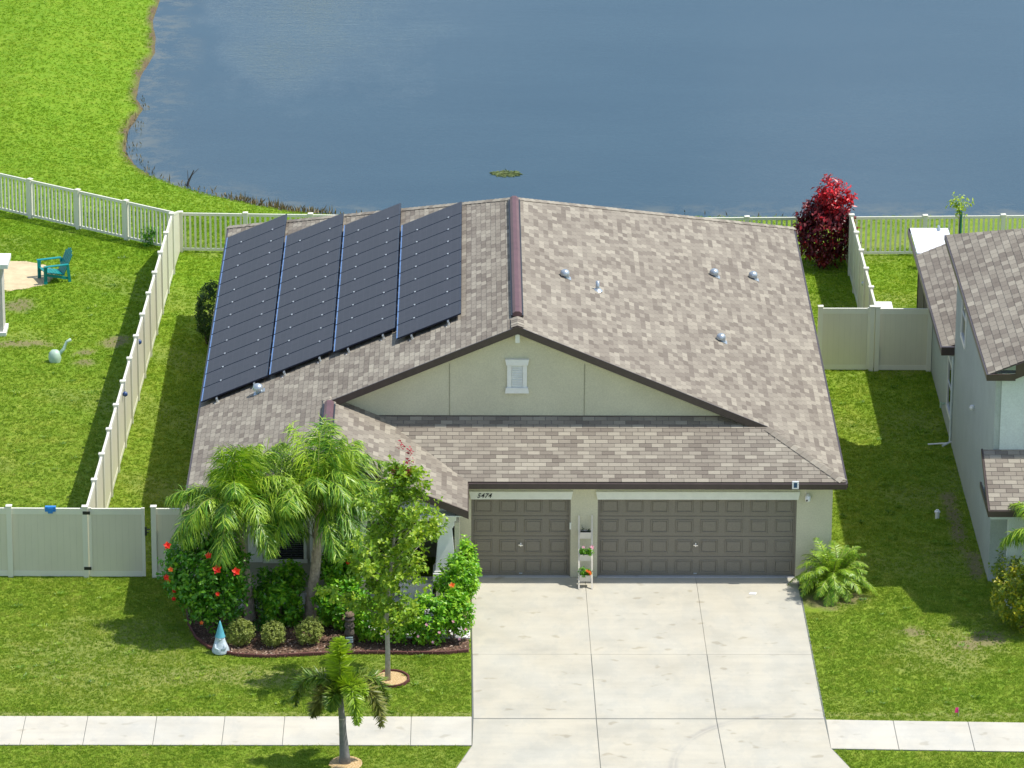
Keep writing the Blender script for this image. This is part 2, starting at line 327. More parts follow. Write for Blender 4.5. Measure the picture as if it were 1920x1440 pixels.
# ------------------------------------------------------------ ground, pond
SHORE = [(-10.2, 95), (-10.6, 70), (-10.9, 62.4), (-11.21, 57.9), (-11.31, 55), (-11.04, 52.5), (-10.96, 50.75), (-11.27, 47.7), (-11.23, 45.1), (-10.92, 43.84), (-11.24, 41.35),
         (-11.17, 38.9), (-10.72, 37.3), (-10.04, 36.0), (-9.14, 35.0), (-8.08, 34.0), (-7.39, 33.5), (-6.36, 32.8), (-5.5, 32.3), (-4.35, 32.0), (-2, 31.8), (4, 31.9), (10, 31.9), (20, 32.1), (40, 33), (150, 40)]
S = np.array(SHORE)
def shore_d(X, Y):
    """signed distance to the shore line, positive on land"""
    X = np.asarray(X, float); Y = np.asarray(Y, float); best = np.full(X.shape, 1e9)
    for (x0, y0), (x1, y1) in zip(S[:-1], S[1:]):
        dx, dy = x1-x0, y1-y0; tt = np.clip(((X-x0)*dx+(Y-y0)*dy)/(dx*dx+dy*dy), 0, 1)
        best = np.minimum(best, np.hypot(X-x0-tt*dx, Y-y0-tt*dy))
    water = np.zeros(X.shape, bool)
    P = np.vstack([S, [[150, 200]], [[-10.2, 200]]]); n = len(P)
    for i in range(n):
        x0, y0 = P[i]; x1, y1 = P[(i+1) % n]
        c = ((y0 > Y) != (y1 > Y)); xi = (x1-x0)*(Y-y0)/((y1-y0) if abs(y1-y0) > 1e-9 else 1e-9)+x0
        water ^= c & (X < xi)
    return np.where(water, -best, best)
def hnoise(X, Y, s=1.0, seed=0):
    a = np.sin(X*1.7*s+seed+1.3*np.sin(Y*1.1*s+seed*2))+np.sin(Y*2.3*s+seed*1.7+1.7*np.sin(X*1.3*s))+.6*np.sin(X*4.1*s+Y*3.3*s+seed)
    return a/2.6
WZ = -0.8
def zland(d): return np.where(d > 0, WZ+np.minimum(.12, d*.8)+np.clip((d-.15)*.19, 0, .68), WZ+np.maximum(d*.5, -2.5))
def blob(X, Y, cx, cy, rx, ry, seed=0, k=.35):
    q = np.hypot((X-cx)/rx, (Y-cy)/ry)+k*hnoise(X, Y, 2.2, seed); return np.clip((1.15-q)*2.2, 0, 1)
xs = np.concatenate([np.linspace(-220, -24, 22)[:-1], np.arange(-24, -15, .8), np.arange(-15, 16, .2), np.arange(16, 26, .8), np.linspace(26, 260, 22)])
ys = np.concatenate([np.linspace(-220, -24, 18)[:-1], np.arange(-24, -13, .8), np.arange(-13, 34, .2), np.arange(34, 66, .3), np.linspace(66, 420, 30)])
GX, GY = np.meshgrid(xs, ys); D = shore_d(GX, GY); GZ = zland(D)
nx, ny = len(xs), len(ys)
verts = np.stack([GX.ravel(), GY.ravel(), GZ.ravel()], 1)
idx = np.arange(nx*ny).reshape(ny, nx)
F = np.stack([idx[:-1, :-1].ravel(), idx[:-1, 1:].ravel(), idx[1:, 1:].ravel(), idx[1:, :-1].ravel()], 1)
me = bpy.data.meshes.new('lawn_ground'); me.from_pydata(verts.tolist(), [], F.tolist()); me.update(); me.materials.append(M['lawn'])
me.polygons.foreach_set('use_smooth', [True]*len(F))
DIRT = [(-10.0, 17.8, .42, .75, 1), (-10.75, 16.9, .33, .3, 2), (-10.7, 16.05, .35, .3, 3), (-12.6, 17.6, 1.0, .3, 4), (12.3, 4.0, .22, 2.6, 5), (12.5, .8, .18, 1.5, 6), (11.9, -4.3, .35, .4, 7),
        (12.3, -3.8, .5, .5, 8), (8.9, -1.35, .95, .6, 9), (-12.9, 21.0, .5, .6, 4), (10.6, -3.4, .25, .3, 3), (-7.2, 20.2, .3, .5, 2)]
def dirtf(X, Y):
    o = np.zeros(np.shape(X))
    for cx, cy, rx, ry, sd_ in DIRT: o = np.maximum(o, blob(X, Y, cx, cy, rx, ry, sd_)*.7)
    return o
def dryf(X, Y):
    o = np.clip((hnoise(X, Y, .55, 3)-.25)*.6, 0, .22)*(Y < 28)
    o = np.maximum(o, .5*blob(X, Y, -5, -6.2, 3.2, .6, 5)); o = np.maximum(o, .45*blob(X, Y, 11.3, -4.5, 1.4, 1.6, 6))
    o = np.maximum(o, .35*blob(X, Y, -8.5, -5, 2.5, 2.5, 8)); o = np.maximum(o, .5*np.clip((.25-np.abs(Y+8.45))*5, 0, 1)); return o
dirt = dirtf(GX, GY); dry = dryf(GX, GY)
mud = np.clip(1-np.abs(D-.02+.14*hnoise(GX, GY, 1.6, 2))/.30, 0, 1)+(D < 0)*1.0; mud = np.clip(mud*1.4, 0, 1)
lush = np.clip((GY-10)/16, 0, 1)*np.clip((9-GX)/14+.4, 0, 1)
for nm, arr in (('dirt', dirt), ('dry', dry), ('mud', mud), ('lush', lush)):
    a = me.attributes.new(nm, 'FLOAT', 'POINT'); a.data.foreach_set('value', arr.ravel().astype(np.float32))
tag(link('ground', me), kind='structure')
# water
wx = np.concatenate([np.arange(-13, 8, .3), np.linspace(8, 260, 40)]); wy = np.concatenate([np.arange(30, 64, .35), np.linspace(64, 420, 30)])
WX, WY = np.meshgrid(wx, wy); WD = shore_d(WX, WY); ok = WD < 1.5
idx = np.arange(len(wx)*len(wy)).reshape(len(wy), len(wx)); keep = (ok[:-1, :-1] | ok[1:, 1:] | ok[1:, :-1] | ok[:-1, 1:])
F = np.stack([idx[:-1, :-1], idx[:-1, 1:], idx[1:, 1:], idx[1:, :-1]], -1)[keep]
me = bpy.data.meshes.new('pond_water'); me.from_pydata(np.stack([WX.ravel(), WY.ravel(), np.full(WX.size, WZ)], 1).tolist(), [], F.tolist()); me.update(); me.materials.append(M['water'])
a = me.attributes.new('shallow', 'FLOAT', 'POINT'); a.data.foreach_set('value', np.clip(1+WD.ravel()/1.9, 0, 1).astype(np.float32))
tag(link('pond_water', me), kind='structure')

# ------------------------------------------------------------ paving
PZ = .035
def slab_obj(name, pts, parent, mat, z=PZ, inset=.008):
    c = sum((Vector((*p, 0)) for p in pts), Vector())/len(pts)
    P = []
    for p in pts:
        d = Vector((*p, 0))-c; P.append(c+d*(1-inset*1.4/max(d.length, .1)))
    n = len(P); mb = MB(); v = [(p.x, p.y, -.08) for p in P]+[(p.x, p.y, z) for p in P]
    mb.poly(v, [tuple(range(n, 2*n))]+[(i, (i+1) % n, n+(i+1) % n, n+i) for i in range(n)])
    o = mb.build(name, mat, parent); bevel(o, .008, 1); return o
drive = tag(MB(), None) if False else None
def struct_base(name, pts, z, mat):
    mb = MB(); n = len(pts); mb.poly([(x, y, -.1) for x, y in pts]+[(x, y, z) for x, y in pts], [tuple(range(n, 2*n))]+[(i, (i+1) % n, n+(i+1) % n, n+i) for i in range(n)])
    return tag(mb.build(name, mat), kind='structure')
M['joint'] = simple('joint_filler', (.15, .16, .145), .9)
dr = struct_base('driveway', [(.0, -.02), (.03, -10.2), (-1.6, -16), (9.95, -16), (8.15, -10.35), (8.06, -.02)], .022, M['joint'])
J0, J1, J2, J3 = (0.0, .05), (2.80, 2.87), (5.53, 5.62), (8.02, 8.10)
def xat(J, y): return J[0]+(J[1]-J[0])*(-y/8.7)
rows = [-.03, -4.92, -8.72]
for a_, b_ in zip(rows[:-1], rows[1:]):
    for K0, K1 in ((J0, J1), (J1, J2), (J2, J3)):
        slab_obj('slab', [(xat(K0, b_), b_), (xat(K1, b_), b_), (xat(K1, a_), a_), (xat(K0, a_), a_)], dr, M['concrete'], inset=.004 if a_ > -1 else .009)
ap = [[(.05, -8.74), (2.87, -8.74), (2.95, -16), (-1.6, -16), (.02, -10.25)], [(2.87, -8.74), (5.62, -8.74), (5.82, -16), (2.95, -16)], [(5.62, -8.74), (8.10, -8.74), (8.14, -10.35), (9.95, -16), (5.82, -16)]]
for p in ap: slab_obj('slab', p[::-1], dr, M['concrete'], inset=.012)
def sidewalk(x0, x1, joints, y0f, y1f):
    bs = struct_base('sidewalk', [(x0, y1f(x0)), (x1, y1f(x1)), (x1, y0f(x1)), (x0, y0f(x0))], .020, M['joint'])
    js = [x0]+joints+[x1]
    for a_, b_ in zip(js[:-1], js[1:]):
        slab_obj('slab', [(a_, y1f(a_)), (b_, y1f(b_)), (b_, y0f(b_)), (a_, y0f(a_))], bs, M['walk'], z=.034, inset=.006)
sidewalk(-22, .02, [-20, -18.6, -17.2, -15.8, -14.4, -13, -11.6, -10.2, -8.78, -7.2, -5.64, -4.27, -2.87, -1.37], lambda x: -8.61, lambda x: -10.24)
sidewalk(8.13, 24, [9.67, 11.38, 12.9, 14.4, 15.9, 17.4, 19, 20.5, 22], lambda x: -8.76-.035*(x-8.1), lambda x: -10.40-.035*(x-8.1))
pw = struct_base('walkway', [(-6.3, -2.15), (-6.3, -1.1), (-.42, -1.1), (-.42, -2.2), (-.02, -3.0), (-.02, -3.95), (-2.5, -3.95), (-2.9, -2.15)][::-1], .05, M['whitewalk'])

# ------------------------------------------------------------ our house
house = empty('house', (1.13, 0, 0), 'single storey olive stucco house with brown shingle roof and two garage doors', 'house')
XL, XR, RX, YE, YBK = -6.87, 9.13, 1.13, -.33, 20.12; ZE, SL = 2.653, .42; RG = -3.49; YP = -2.37; YG = 1.53; YW = 1.85; XV = -.09
zr = ZE+SL*(XR-RX)
zL = lambda x: ZE+SL*(x-XL); zR = lambda x: ZE+SL*(XR-x); zF = lambda y: ZE+SL*(y-YE); zP = lambda x: ZE+SL*(XV-x); zB = lambda y: ZE+SL*(YBK-y)
def clip(poly, a, b, c_):
    """keep a*u+b*v<=c"""
    out = []
    for i in range(len(poly)):
        p, q = poly[i], poly[(i+1) % len(poly)]; dp = a*p[0]+b*p[1]-c_; dq = a*q[0]+b*q[1]-c_
        if dp <= 1e-9: out.append(p)
        if (dp < -1e-9 and dq > 1e-9) or (dp > 1e-9 and dq < -1e-9):
            s_ = dp/(dp-dq); out.append((p[0]+(q[0]-p[0])*s_, p[1]+(q[1]-p[1])*s_))
    return out
def halfplanes(poly):
    ar = sum(poly[i][0]*poly[(i+1) % len(poly)][1]-poly[(i+1) % len(poly)][0]*poly[i][1] for i in range(len(poly)))
    P = poly if ar > 0 else poly[::-1]; H = []
    for i in range(len(P)):
        p, q = P[i], P[(i+1) % len(P)]; nx_, ny_ = q[1]-p[1], -(q[0]-p[0]); H.append((nx_, ny_, nx_*p[0]+ny_*p[1]))
    return H
TW, EX = .305, .138
shade_cache = {}
def shingles(field, O, U, V, poly, seed, singles=None, lim=0, tw=TW, ex=EX):
    """field: MB; O origin, U along the eave, V up the slope (units); poly in (u,v), convex"""
    O = Vector(O); U = Vector(U).normalized(); V = Vector(V).normalized(); N = U.cross(V)
    if N.z < 0: N = -N
    H = halfplanes(poly); us = [p[0] for p in poly]; vs = [p[1] for p in poly]
    c0 = int(math.floor(min(vs)/ex)); c1 = int(math.ceil(max(vs)/ex))
    for ci in range(c0, c1):
        rr = random.Random(seed*7919+ci); off = (ci % 2)*tw/2+rr.uniform(-.01, .01); row = rr.uniform(-.05, .05)
        t0 = int(math.floor((min(us)-off)/tw)); t1 = int(math.ceil((max(us)-off)/tw))
        for ti in range(t0, t1):
            r3 = random.Random(seed*104729+ci*1009+ti); x = r3.random(); col_ = min(1, max(0, x*.95+row+.03))
            if r3.random() < .3: col_ = .50+.12*r3.random()
            a = off+ti*tw; g = .006
            q = [(a+g, ci*ex), (a+tw-g, ci*ex), (a+tw-g, ci*ex+ex+.003), (a+g, ci*ex+ex+.003)]; full = q
            for h in H:
                q = clip(q, *h)
                if len(q) < 3: break
            if len(q) < 3: continue
            hh = lambda v_: .014-(v_-ci*ex)/ex*.010
            isfull = all(h[0]*p[0]+h[1]*p[1] <= h[2]+1e-9 for h in H for p in full)
            if singles is not None and isfull and len(singles) < lim:
                singles.append((O+U*a+V*(ci*ex), col_)); continue
            P = [O+U*u+V*v_+N*hh(v_) for u, v_ in q]
            if (P[1]-P[0]).cross(P[2]-P[0]).dot(N) < 0: P.reverse()
            field.face(P, col_)
            e = [(u, v_) for u, v_ in q if abs(v_-ci*ex) < 1e-6]
            if len(e) == 2:
                A, B = [O+U*u+V*v_ for u, v_ in sorted(e)]; A2 = A+N*.014; B2 = B+N*.014
                field.face([A, B, B2, A2], col_*.9)
def deck(mb, pts, th=.03):
    """thick roof board below the shingles"""
    P = [Vector(p) for p in pts]; n = (P[1]-P[0]).cross(P[2]-P[0]).normalized()
    if n.z < 0: P.reverse(); n = -n
    k = len(P); mb.poly(P+[p-n*th for p in P], [tuple(range(k)), tuple(range(k, 2*k))[::-1]]+[((i+1) % k, i, k+i, k+(i+1) % k) for i in range(k)])
roof_mb = MB(); field = MB(); singles = []
cs = 1/math.sqrt(1+SL*SL)
VL = Vector((1, 0, SL)); VR = Vector((-1, 0, SL)); VF = Vector((0, 1, SL)); VB = Vector((0, -1, SL)); VPp = Vector((-1, 0, SL))
def uv_side(pts, ex_, sgn): return [(y, sgn*(x-ex_)/cs) for x, y in pts]
# front plane: singles first (nearest whole shingles)
frontp = [(XV, YE), (XR, YE), (XR-(YW-YE), YW), (-2.27, YW)]
shingles(field, (0, YE, ZE), (1, 0, 0), VF, [(x, (y-YE)/cs) for x, y in frontp], 11, singles, 300)
deck(roof_mb, [(x, y, zF(y)) for x, y in frontp])
left1 = [(XL, YP), (RG, YP), (RG, YBK-(RG-XL)), (XL, YBK)]; left2 = [(RG, YG), (RX, YG), (RX, YBK-(RX-XL)), (RG, YBK-(RG-XL))]
for p in (left1, left2):
    shingles(field, (XL, 0, ZE), (0, 1, 0), VL, uv_side(p, XL, 1), 21); deck(roof_mb, [(x, y, zL(x)) for x, y in p])
HX = XR-(YG-YE)
right1 = [(XR, YE), (XR, YBK), (HX, YBK-(XR-HX)), (HX, YG)]; right2 = [(HX, YG), (HX, YBK-(XR-HX)), (RX, YBK-(XR-RX)), (RX, YG)]
for p in (right1, right2):
    shingles(field, (XR, 0, ZE), (0, 1, 0), VR, uv_side(p, XR, -1), 31); deck(roof_mb, [(x, y, zR(x)) for x, y in p])
porchp = [(RG, YP), (XV, YP), (XV, YE), (XV-(YW-YE), YW), (RG, YW)]
shingles(field, (XV, 0, ZE), (0, 1, 0), VPp, uv_side(porchp, XV, -1), 41); deck(roof_mb, [(x, y, zP(x)) for x, y in porchp])
back = [(RX, YBK-(XR-RX)), (XR, YBK), (XL, YBK)]
shingles(field, (0, YBK, ZE), (1, 0, 0), VB, [(x, (YBK-y)/cs) for x, y in back], 51); deck(roof_mb, [(x, y, zB(y)) for x, y in back])
roof = roof_mb.build('roof', M['underlay'], house)
fld = field.build('shingle_field', M['shingle'], roof); fld['kind'] = 'stuff'
# individual shingles share one of eight meshes
N = VF.cross(Vector((1, 0, 0))); N = -N if N.z < 0 else N; N.normalize(); VFn = VF.normalized()
tabs = []
for k in range(8):
    mb = MB(); c = (k+.5)/8; U = Vector((1, 0, 0)); P = [U*.004, U*(TW-.004), U*(TW-.004)+VFn*(EX+.003), U*.004+VFn*(EX+.003)]
    h = [.014, .014, .004, .004]; top = [p+N*q for p, q in zip(P, h)]
    mb.poly(P+top, [(4, 5, 6, 7), (0, 1, 5, 4), (1, 2, 6, 5), (2, 3, 7, 6), (3, 0, 4, 7)], c); tabs.append(mb.mesh('shingle', M['shingle']))
for p, c in singles:
    o = link('shingle', tabs[min(7, int(c*8))], roof, p)
# hip and ridge caps, one object per cap
def caps(p, q, w=.15, step=.17, lift=.03):
    p = Vector(p); q = Vector(q); d = q-p; n = int(d.length/step); d.normalize(); x = d.cross(Vector((0, 0, 1))).normalized(); drop = w*.36; ms_ = []
    a = Vector(); b = d*(step+.04); h0, h1 = lift+.012, lift
    for c in (.35, .5, .65, .8, .9):
        mb = MB(); A = [a-x*w+Vector((0, 0, h0-drop)), a+Vector((0, 0, h0)), a+x*w+Vector((0, 0, h0-drop)), b-x*w+Vector((0, 0, h1-drop)), b+Vector((0, 0, h1)), b+x*w+Vector((0, 0, h1-drop))]
        A += [v_-Vector((0, 0, .012)) for v_ in A[:3]]
        mb.poly(A, [(1, 4, 3, 0), (2, 5, 4, 1), (0, 6, 7, 1), (1, 7, 8, 2)], c); ms_.append(mb.mesh('ridge_cap', M['shingle']))
    rr = random.Random(int(p.x*100+p.y))
    for i in range(n): link('ridge_cap', rr.choice(ms_), roof, p+d*(i*step))
caps((XR-.05, YE+.05, ZE+.02), (HX, YG, zR(HX)), .14)
caps((XR, YBK, ZE), (RX, YBK-8, zr), .14); caps((XL, YBK, ZE), (RX, YBK-8, zr), .14)
caps((RX, YG, zr), (RX, 2.35, zr), .16); caps((RX, 11.95, zr), (RX, 12.25, zr), .16)
caps((RG, YP, zP(RG)), (RG, -1.75, zP(RG)), .16); caps((RG, 1.25, zP(RG)), (RG, 1.8, zP(RG)), .16)
def ridge_vent(x, y0, y1, z):
    mb = MB(); w = .115; P = []
    for y in (y0, y1):
        P += [(x-w, y, z-.035), (x-w, y, z+.035), (x-.05, y, z+.085), (x+.05, y, z+.085), (x+w, y, z+.035), (x+w, y, z-.035)]
    mb.poly(P, [(i, i+1, i+7, i+6) for i in range(5)]+[(0, 5, 4, 3, 2, 1), (6, 7, 8, 9, 10, 11)], .5)
    for s_ in (-1, 1): mb.box((x+s_*(w+.02)-.018, y0, z-.06), (x+s_*(w+.02)+.018, y1, z-.012), .5, 1)
    return mb.build('ridge_vent', [M['ridgevent'], M['black']], roof)
ridge_vent(RX, 2.35, 11.95, zr+.04); ridge_vent(RG, -1.75, 1.25, zP(RG)+.04)
# gutters, drip edges, rakes
g = MB()
def gut(p, q, dx, dy, h=.13, w=.09):
    p = Vector(p); q = Vector(q); o = Vector((dx, dy, 0))
    a0, a1 = p-Vector((0, 0, h)), p; g.poly([a0, q-Vector((0, 0, h)), q-Vector((0, 0, h))+o*w, a0+o*w, a1, q, q+o*w, a1+o*w], [(3,2,1,0),(4,5,6,7),(0,1,5,4),(1,2,6,5),(2,3,7,6),(3,0,4,7)])
gut((XV-.0, YE-.01, ZE-.01), (XR+.03, YE-.01, ZE-.01), 0, -1, .15, .07)
gut((XR, YE-.02, ZE-.01), (XR, YBK, ZE-.01), 1, 0, .12, .06); gut((XL, YP, ZE-.01), (XL, YBK, ZE-.01), -1, 0, .12, .06)
gut((XV, YP, ZE-.01), (XV, YE-.1, ZE-.01), 1, 0, .10, .03)
fas = g.build('gutter', M['gutter'], house); bevel(fas, .01, 1)
def rake(x0, z0, x1, z1, y, h=.17, t_=.04, up=.02):
    g = MB()
    g.poly([(x0, y, z0-h), (x1, y, z1-h), (x1, y+t_, z1-h), (x0, y+t_, z0-h), (x0, y, z0+up), (x1, y, z1+up), (x1, y+t_, z1+up), (x0, y+t_, z0+up)], [(3,2,1,0),(4,5,6,7),(0,1,5,4),(1,2,6,5),(2,3,7,6),(3,0,4,7)]); g.build('rake_board', M['gutter'], house)
rake(RG+.02, zL(RG), RX, zr, YG-.04); rake(RX, zr, HX+.05, zR(HX+.05), YG-.04)
rake(XL, ZE, RG, zP(RG), YP-.04); rake(RG, zP(RG), XV+.03, ZE, YP-.04)
g = MB()   # soffits between rake and wall, cream moulding line under the rake
for (x0, z0, x1, z1) in ((RG+.25, zL(RG+.25), RX, zr), (RX, zr, HX-.1, zR(HX-.1))):
    g.poly([(x0, YG, z0-.19), (x1, YG, z1-.19), (x1, YW, z1-.19), (x0, YW, z0-.19)], [(0, 1, 2, 3)])
    g.poly([(x0, YW-.05, z0-.24), (x1, YW-.05, z1-.24), (x1, YW-.003, z1-.24), (x0, YW-.003, z0-.24), (x0, YW-.05, z0-.2), (x1, YW-.05, z1-.2), (x1, YW-.003, z1-.2), (x0, YW-.003, z0-.2)], [(3,2,1,0),(4,5,6,7),(0,1,5,4),(1,2,6,5),(2,3,7,6),(3,0,4,7)])
g.build('soffit', M['trim'], house)
# gable wall
g = MB(); zb = zF(YW)-.05
pts = [(RG+.1, zL(RG+.1)-.06), (RX, zr-.06), (XR-(zb+.06-ZE)/SL, zb), (-2.27, zb)]
g.poly([(x, YW, z) for x, z in pts]+[(x, YW+.15, z) for x, z in pts], [(3, 2, 1, 0), (4, 5, 6, 7)]+[(i, (i+1) % 4, 4+(i+1) % 4, 4+i) for i in range(4)])
g.build('gable_wall', M['stucco'], house)
g = MB(); g.box((-.545, YW-.012, zb), (-.533, YW-.003, 4.95)); g.box((2.785, YW-.012, zb), (2.797, YW-.003, 4.95)); g.build('stucco_joint', M['seam'], house)
g = MB(); g.box((-2.3, YW-.02, zb+.05), (6.9, YW-.004, zb+.075)); g.build('flashing', M['gutter'], house)
# louvre vent
gv = MB(); gv.box((.88, YW-.05, 4.22), (.98, YW-.002, 5.0)); gv.box((1.27, YW-.05, 4.22), (1.37, YW-.002, 5.0)); gv.box((.98, YW-.02, 4.22), (1.27, YW-.004, 5.0))
gv.poly([(.86, YW-.09, 4.93), (1.39, YW-.09, 4.93), (1.42, YW-.09, 5.08), (.83, YW-.09, 5.08), (.86, YW-.002, 4.93), (1.39, YW-.002, 4.93), (1.42, YW-.002, 5.08), (.83, YW-.002, 5.08)], [(0,1,2,3),(7,6,5,4),(4,5,1,0),(5,6,2,1),(6,7,3,2),(7,4,0,3)])
gv.poly([(.83, YW-.09, 4.20), (1.42, YW-.09, 4.20), (1.40, YW-.09, 4.34), (.85, YW-.09, 4.34), (.83, YW-.002, 4.20), (1.42, YW-.002, 4.20), (1.40, YW-.002, 4.34), (.85, YW-.002, 4.34)], [(0,1,2,3),(7,6,5,4),(4,5,1,0),(5,6,2,1),(6,7,3,2),(7,4,0,3)])
lv = gv.build('louvre_vent', M['white'], house)
lou = MB(); lou.poly([(.99, 0, 0), (1.26, 0, 0), (1.26, -.028, -.022), (.99, -.028, -.022), (.99, 0, -.008), (1.26, 0, -.008), (1.26, -.028, -.030), (.99, -.028, -.030)], [(0,1,2,3),(7,6,5,4),(3,2,6,7)])
lme = lou.mesh('slat', M['white'])
for i in range(11): o = link('slat', lme, lv); o.location = (0, YW-.018, 4.42+i*.046)
g = MB(); g.box((1.075, YW-.3, zr-.42), (1.185, YW-.002, zr-.2)); g.build('gable_bracket', M['trim'], house)
# garage wall
DH = 2.14; d1 = (.0, 2.44); d2 = (3.10, 7.98)
g = MB(); T = .25
for x0, x1 in ((-.40, d1[0]), (d1[1], d2[0]), (d2[1], 8.85)): g.box((x0, 0, -.05), (x1, T, DH))
g.box((-.40, 0, DH), (8.85, T, 2.55)); g.box((8.62, T, -.05), (8.85, 19.8, 2.55)); g.box((-6.45, 19.6, -.05), (8.62, 19.8, 2.55))
g.box((-.40, -1.9, -.05), (-.28, 0, 2.2), .5)
wall = g.build('wall', M['stucco'], house)
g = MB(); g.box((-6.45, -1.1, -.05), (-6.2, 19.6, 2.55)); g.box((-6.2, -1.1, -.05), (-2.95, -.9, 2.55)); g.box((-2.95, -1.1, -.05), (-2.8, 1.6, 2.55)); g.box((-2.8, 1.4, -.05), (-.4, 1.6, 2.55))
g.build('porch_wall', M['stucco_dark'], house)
g = MB(); g.box((-6.35, -1.0, 2.53), (-.45, 19.7, 2.56)); g.box((-.45, .05, 2.53), (8.75, 19.7, 2.56)); g.box((XL+.05, YP, 2.52), (XV-.05, -1.0, 2.55)); g.box((-.2, YE, 2.50), (XR-.05, .0, 2.53)); g.box((8.8, 0, 2.5), (XR-.05, 20, 2.53)); g.box((XL+.05, -1, 2.5), (-6.4, 20, 2.53))
g.build('soffit', M['trim'], house)
# front door and dark entry
g = MB(); g.box((-2.3, 1.36, 0.05), (-1.3, 1.395, 2.1)); g.build('front_door', M['black'], house)
# garage doors: sections as steel sheets with raised panels
def garage_door(x0, x1, n, hx):
    dm = MB(); y = .09
    rowh = (DH-.02)/4
    for k in range(4):
        z0 = .02+k*rowh; dm.box((x0, y, z0+.004), (x1, y+.05, z0+rowh-.004))
    dm.box((x0, y+.02, 0.0), (x1, y+.05, DH))
    door = dm.build('garage_door', M['door'], house); bevel(door, .006, 1)
    pw_ = (x1-x0)/n; ins = .085; zi = .10
    pm = MB(); w = pw_-2*ins; h = rowh-2*zi+.02
    def ring(a, b, ya, yb):
        P = [(a, ya, a), (w-a, ya, a), (w-a, ya, h-a), (a, ya, h-a), (b, yb, b), (w-b, yb, b), (w-b, yb, h-b), (b, yb, h-b)]
        return P, [(0, 1, 5, 4), (1, 2, 6, 5), (2, 3, 7, 6), (3, 0, 4, 7)]
    for a, b, ya, yb in ((0, .012, 0, -.018), (.012, .03, -.018, -.018), (.03, .045, -.018, .0), (.045, .06, 0.0, -.012)):
        P, Fc = ring(a, b, ya, yb); pm.poly(P, Fc)
    pm.poly([(.06, -.012, .06), (w-.06, -.012, .06), (w-.06, -.012, h-.06), (.06, -.012, h-.06)], [(0, 1, 2, 3)])
    pme = pm.mesh('door_panel', M['door'])
    for k in range(4):
        for i in range(n):
            o = link('door_panel', pme, door); o.location = (x0+i*pw_+ins, y-.001, .02+k*rowh+zi-.01)
    hb = MB(); hb.tube([(hx, y, .86), (hx, y-.05, .86)], .012, 6); hb.bar((hx-.055, y-.055, .865), (hx+.055, y-.055, .855), .02, .025); hb.bar((hx, y-.02, .81), (hx, y-.02, .91), .03, .012); hb.build('handle', M['chrome'], door)
    hb = MB(); hb.bar((hx-.04, y-.012, .1), (hx+.04, y-.012, .1), .02, .03); hb.build('lift_handle', M['steel'], door)
    g = MB(); g.box((x0-.0, -.04, -.02), (x1, .088, .05)); t_ = g.build('threshold', M['threshold'], house); bevel(t_, .01, 1)
    g = MB()
    for s_, xx in ((-1, x0), (1, x1)): g.box((min(xx, xx-s_*.035), .02, 0.05), (max(xx, xx-s_*.035), .088, DH))
    g.build('door_jamb', M['door'], house)
garage_door(d1[0], d1[1], 4, 1.22); garage_door(d2[0], d2[1], 8, 5.52)
for x0, x1 in ((-.05, 2.49), (3.05, 8.05)):
    g = MB(); a, b = x0+.04, x1-.04
    g.poly([(a, -.07, 2.10), (b, -.07, 2.10), (x1, -.07, 2.30), (x0, -.07, 2.30), (a, -.003, 2.10), (b, -.003, 2.10), (x1, -.003, 2.30), (x0, -.003, 2.30)], [(0,1,2,3),(7,6,5,4),(4,5,1,0),(5,6,2,1),(6,7,3,2),(7,4,0,3)])
    tr_ = g.build('door_header', M['trim'], house)
cu = bpy.data.curves.new('num', 'FONT'); cu.body = '5474'; cu.size = .165; cu.shear = .32; cu.extrude = .006; cu.space_character = 1.08; cu.offset = .001
tmp = bpy.data.objects.new('tmp', cu); col.objects.link(tmp); bpy.context.view_layer.update()
dg = bpy.context.evaluated_depsgraph_get(); nm_ = bpy.data.meshes.new_from_object(tmp.evaluated_get(dg)); bpy.data.objects.remove(tmp)
nm_.materials.clear(); nm_.materials.append(M['textblack']); nm_.transform(Matrix.Rotation(R(90), 4, 'X'))
no = link('house_number', nm_, house); no.location = (.14-RX, -.078, 2.145)
# light / camera / small pv panel / bell on the garage wall
g = MB(); g.lathe((8.24, -.09, 2.13), [(.02, .1), (.035, .1), (.065, .07), (.075, .0), (.06, -.055), (.02, -.075)][::-1], 12); g.box((8.205, -.09, 2.17), (8.275, -.003, 2.24)); g.box((8.19, -.003-.012, 2.24), (8.20, -.003, 2.5)); 
o = g.build('security_camera', M['whiteplastic'], house, smooth=True)
g = MB(); g.tube([(8.215, -.155, 2.12), (8.205, -.175, 2.115)], .022, 10); g.build('lens', M['black'], o)
g = MB(); g.box((7.82, YE-.115, ZE-.13), (7.98, YE-.08, ZE+.07)); o = g.build('solar_charger', M['whiteplastic'], house); bevel(o, .006, 1)
g = MB(); g.box((7.858, YE-.119, ZE-.095), (7.942, YE-.1155, ZE+.035)); g.build('pv_cell', M['pvpanel'], o)
g = MB(); g.box((2.415, -.03, 1.30), (2.455, -.003, 1.47)); g.build('keypad', M['trim'], house)
